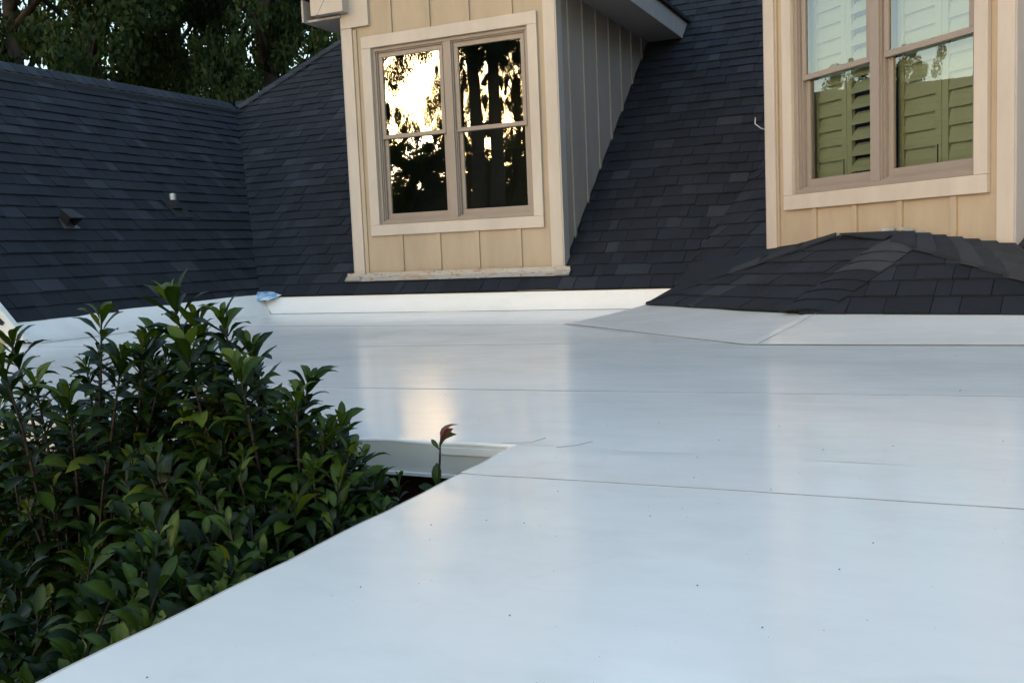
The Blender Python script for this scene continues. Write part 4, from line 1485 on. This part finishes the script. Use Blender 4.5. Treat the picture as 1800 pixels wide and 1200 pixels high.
# behind the camera: what the windows and the membrane mirror, plus four added shade trees
GR = 'trees mirrored in the dormer windows'
def back(az, t, wx=-4.1):
    a = math.radians(az)
    return wx - math.sin(a) * t, 7.55 - math.cos(a) * t
FT = [(26.9, 30, 12.6, 1.15, 5.5, 1, 'slim tree mirrored beside the mullion of the sunset-lit window', 0.12, False, -4.1),
      (22.6, 31, 12.8, 1.10, 5.5, 0, 'slim tree mirrored between twin trunks and window edge', 0.12, False, -4.1),
      (45.0, 26, 15.0, 3.2, 1.0, 1, 'tall unseen tree added for shade behind the shrubs, nearest the sun', 0.2, False, -4.1),  # this and the next three: unseen, added to shade walls from sunset glow
      (52.0, 25, 15.5, 3.2, 1.0, 0, 'tall round unseen tree added for shade behind the shrubs', 0.2, False, -4.1),
      (59.0, 26, 15.0, 3.2, 1.0, 1, 'tall slim unseen tree added for shade behind the shrubs', 0.2, False, -4.1),
      (66.5, 25, 14.0, 3.0, 1.0, 0, 'tall unseen tree added for shade nearest the wing gable', 0.2, False, -4.1),
      (22.5, 36, 9.3, 3.4, 0.5, 3, 'broad low tree mirrored at the foot of the twin trunks', 0.2, False, -4.1),
      (32.3, 38, 9.1, 3.2, 0.5, 0, 'broad low tree mirrored at the foot of the sun glow', 0.2, False, -4.1),
      (28.6, 40, 9.1, 3.2, 0.5, 3, 'broad low tree mirrored far behind the sun glow', 0.2, False, -4.1),
      (34.9, 24, 13.5, 1.9, 1.5, 1, 'tall leafy tree mirrored beside the sun in the sunset-lit window', 0.2, False, -4.1),
      (28.3, 27, 9.7, 1.25, 1.0, 0, 'low bushy tree mirrored between sun and mullion of the sunset-lit window', 0.15, False, -4.1),
      (30.5, 31, 8.1, 3.2, 0.5, 3, 'broad low tree mirrored below the sun in the sunset-lit window', 0.15, False, -4.1),
      (24.9, 21, 16.5, 2.6, 8.2, 0, 'twin trunked tree mirrored in the sunset-lit window', 0.25, True, -4.1),
      (20.3, 23, 14.0, 0.95, 2.0, 1, 'tall tree mirrored at the edge of the sunset-lit window', 0.2, False, -4.1),
      (40.0, 26, 14.5, 2.6, 1.5, 1, 'tall tree mirrored past the frame of the sunset-lit window', 0.2, False, -4.1),
      (26.0, 33, 9.0, 3.6, 0.5, 0, 'broad low tree mirrored behind the twin trunks', 0.2, False, -4.1),
      (34.5, 34, 8.5, 3.6, 0.5, 3, 'broad low tree mirrored behind the tall leafy one', 0.2, False, -4.1),
      (16.5, 27, 12.5, 2.8, 1.5, 0, 'round tree mirrored only in the membrane near the sunset-lit dormer', 0.2, False, -4.1),
      (3.0, 30, 11.0, 2.8, 1.5, 0, 'low round tree behind the camera, mirrored in the membrane', 0.15, False, -0.4)]
for (az, t, h_, rad, cz, kind, lb, tr, tw, wx) in FT:
    x, y = back(az, t, wx)
    tree(x, y, h_, rad, cz, kind, lb, GR, tr, rot=rt_.uniform(0, 6.28), twin=tw)

# beyond the wing ridge, mirrored in the shuttered window
for (x, y, h_, rad, cz, kind, lb) in ((-33.0, 6.9, 10.7, 1.7, 3.0, 0, 'round treetop mirrored in the shuttered window'),
                                      (-33.5, 4.9, 10.9, 1.5, 3.0, 2, 'pointed treetop mirrored in the shuttered window'),
                                      (-32.0, 9.3, 9.9, 2.0, 3.0, 3, 'low ragged treetop mirrored beside the round one in the shuttered window'),
                                      (-34.0, 2.2, 10.0, 1.9, 3.0, 3, 'low treetop mirrored at the outer edge of the shuttered window')):
    tree(x, y, h_, rad, cz, kind, lb, GR, 0.15, rot=rt_.uniform(0, 6.28))

# far-off wood behind the camera that reads as one dark mass
rw = np.random.RandomState(8)
nW = 60000
aa = np.radians(rw.uniform(12, 78, nW))
rr_ = rw.uniform(47, 56, nW)
top_ = 5.6 + 1.5 * np.sin(aa * 23) + 0.8 * np.sin(aa * 61 + 1) + 0.5 * np.sin(aa * 140)
zz = -3 + (top_ + 1.2) * rw.uniform(0, 1, nW) ** 0.8
pos = np.stack([-4.1 - np.sin(aa) * rr_, 7.5 - np.cos(aa) * rr_, zz], axis=1)
ax_ = rw.normal(size=(nW, 3)); ax_ /= np.linalg.norm(ax_, axis=1)[:, None]
bx_ = np.cross(ax_, rw.normal(size=(nW, 3))); bx_ /= np.linalg.norm(bx_, axis=1)[:, None]
qd = np.stack([pos - ax_ * 0.19, pos + bx_ * 0.09, pos + ax_ * 0.19, pos - bx_ * 0.09], axis=1).reshape(-1, 3)
me = bpy.data.meshes.new('woods')
me.from_pydata(qd.tolist(), [], np.arange(4 * nW).reshape(-1, 4).tolist())
me.materials.append(M_TLEAF)
at = me.attributes.new('tone', 'FLOAT', 'POINT')
at.data.foreach_set('value', np.clip(rw.normal(0.35, 0.2, nW), 0, 1).repeat(4).astype(np.float32))
o = bpy.data.objects.new('woods', me)
COL.objects.link(o)
tag(o, 'dark band of woods mirrored along the bottom of the sunset window', 'woods', kind='stuff')
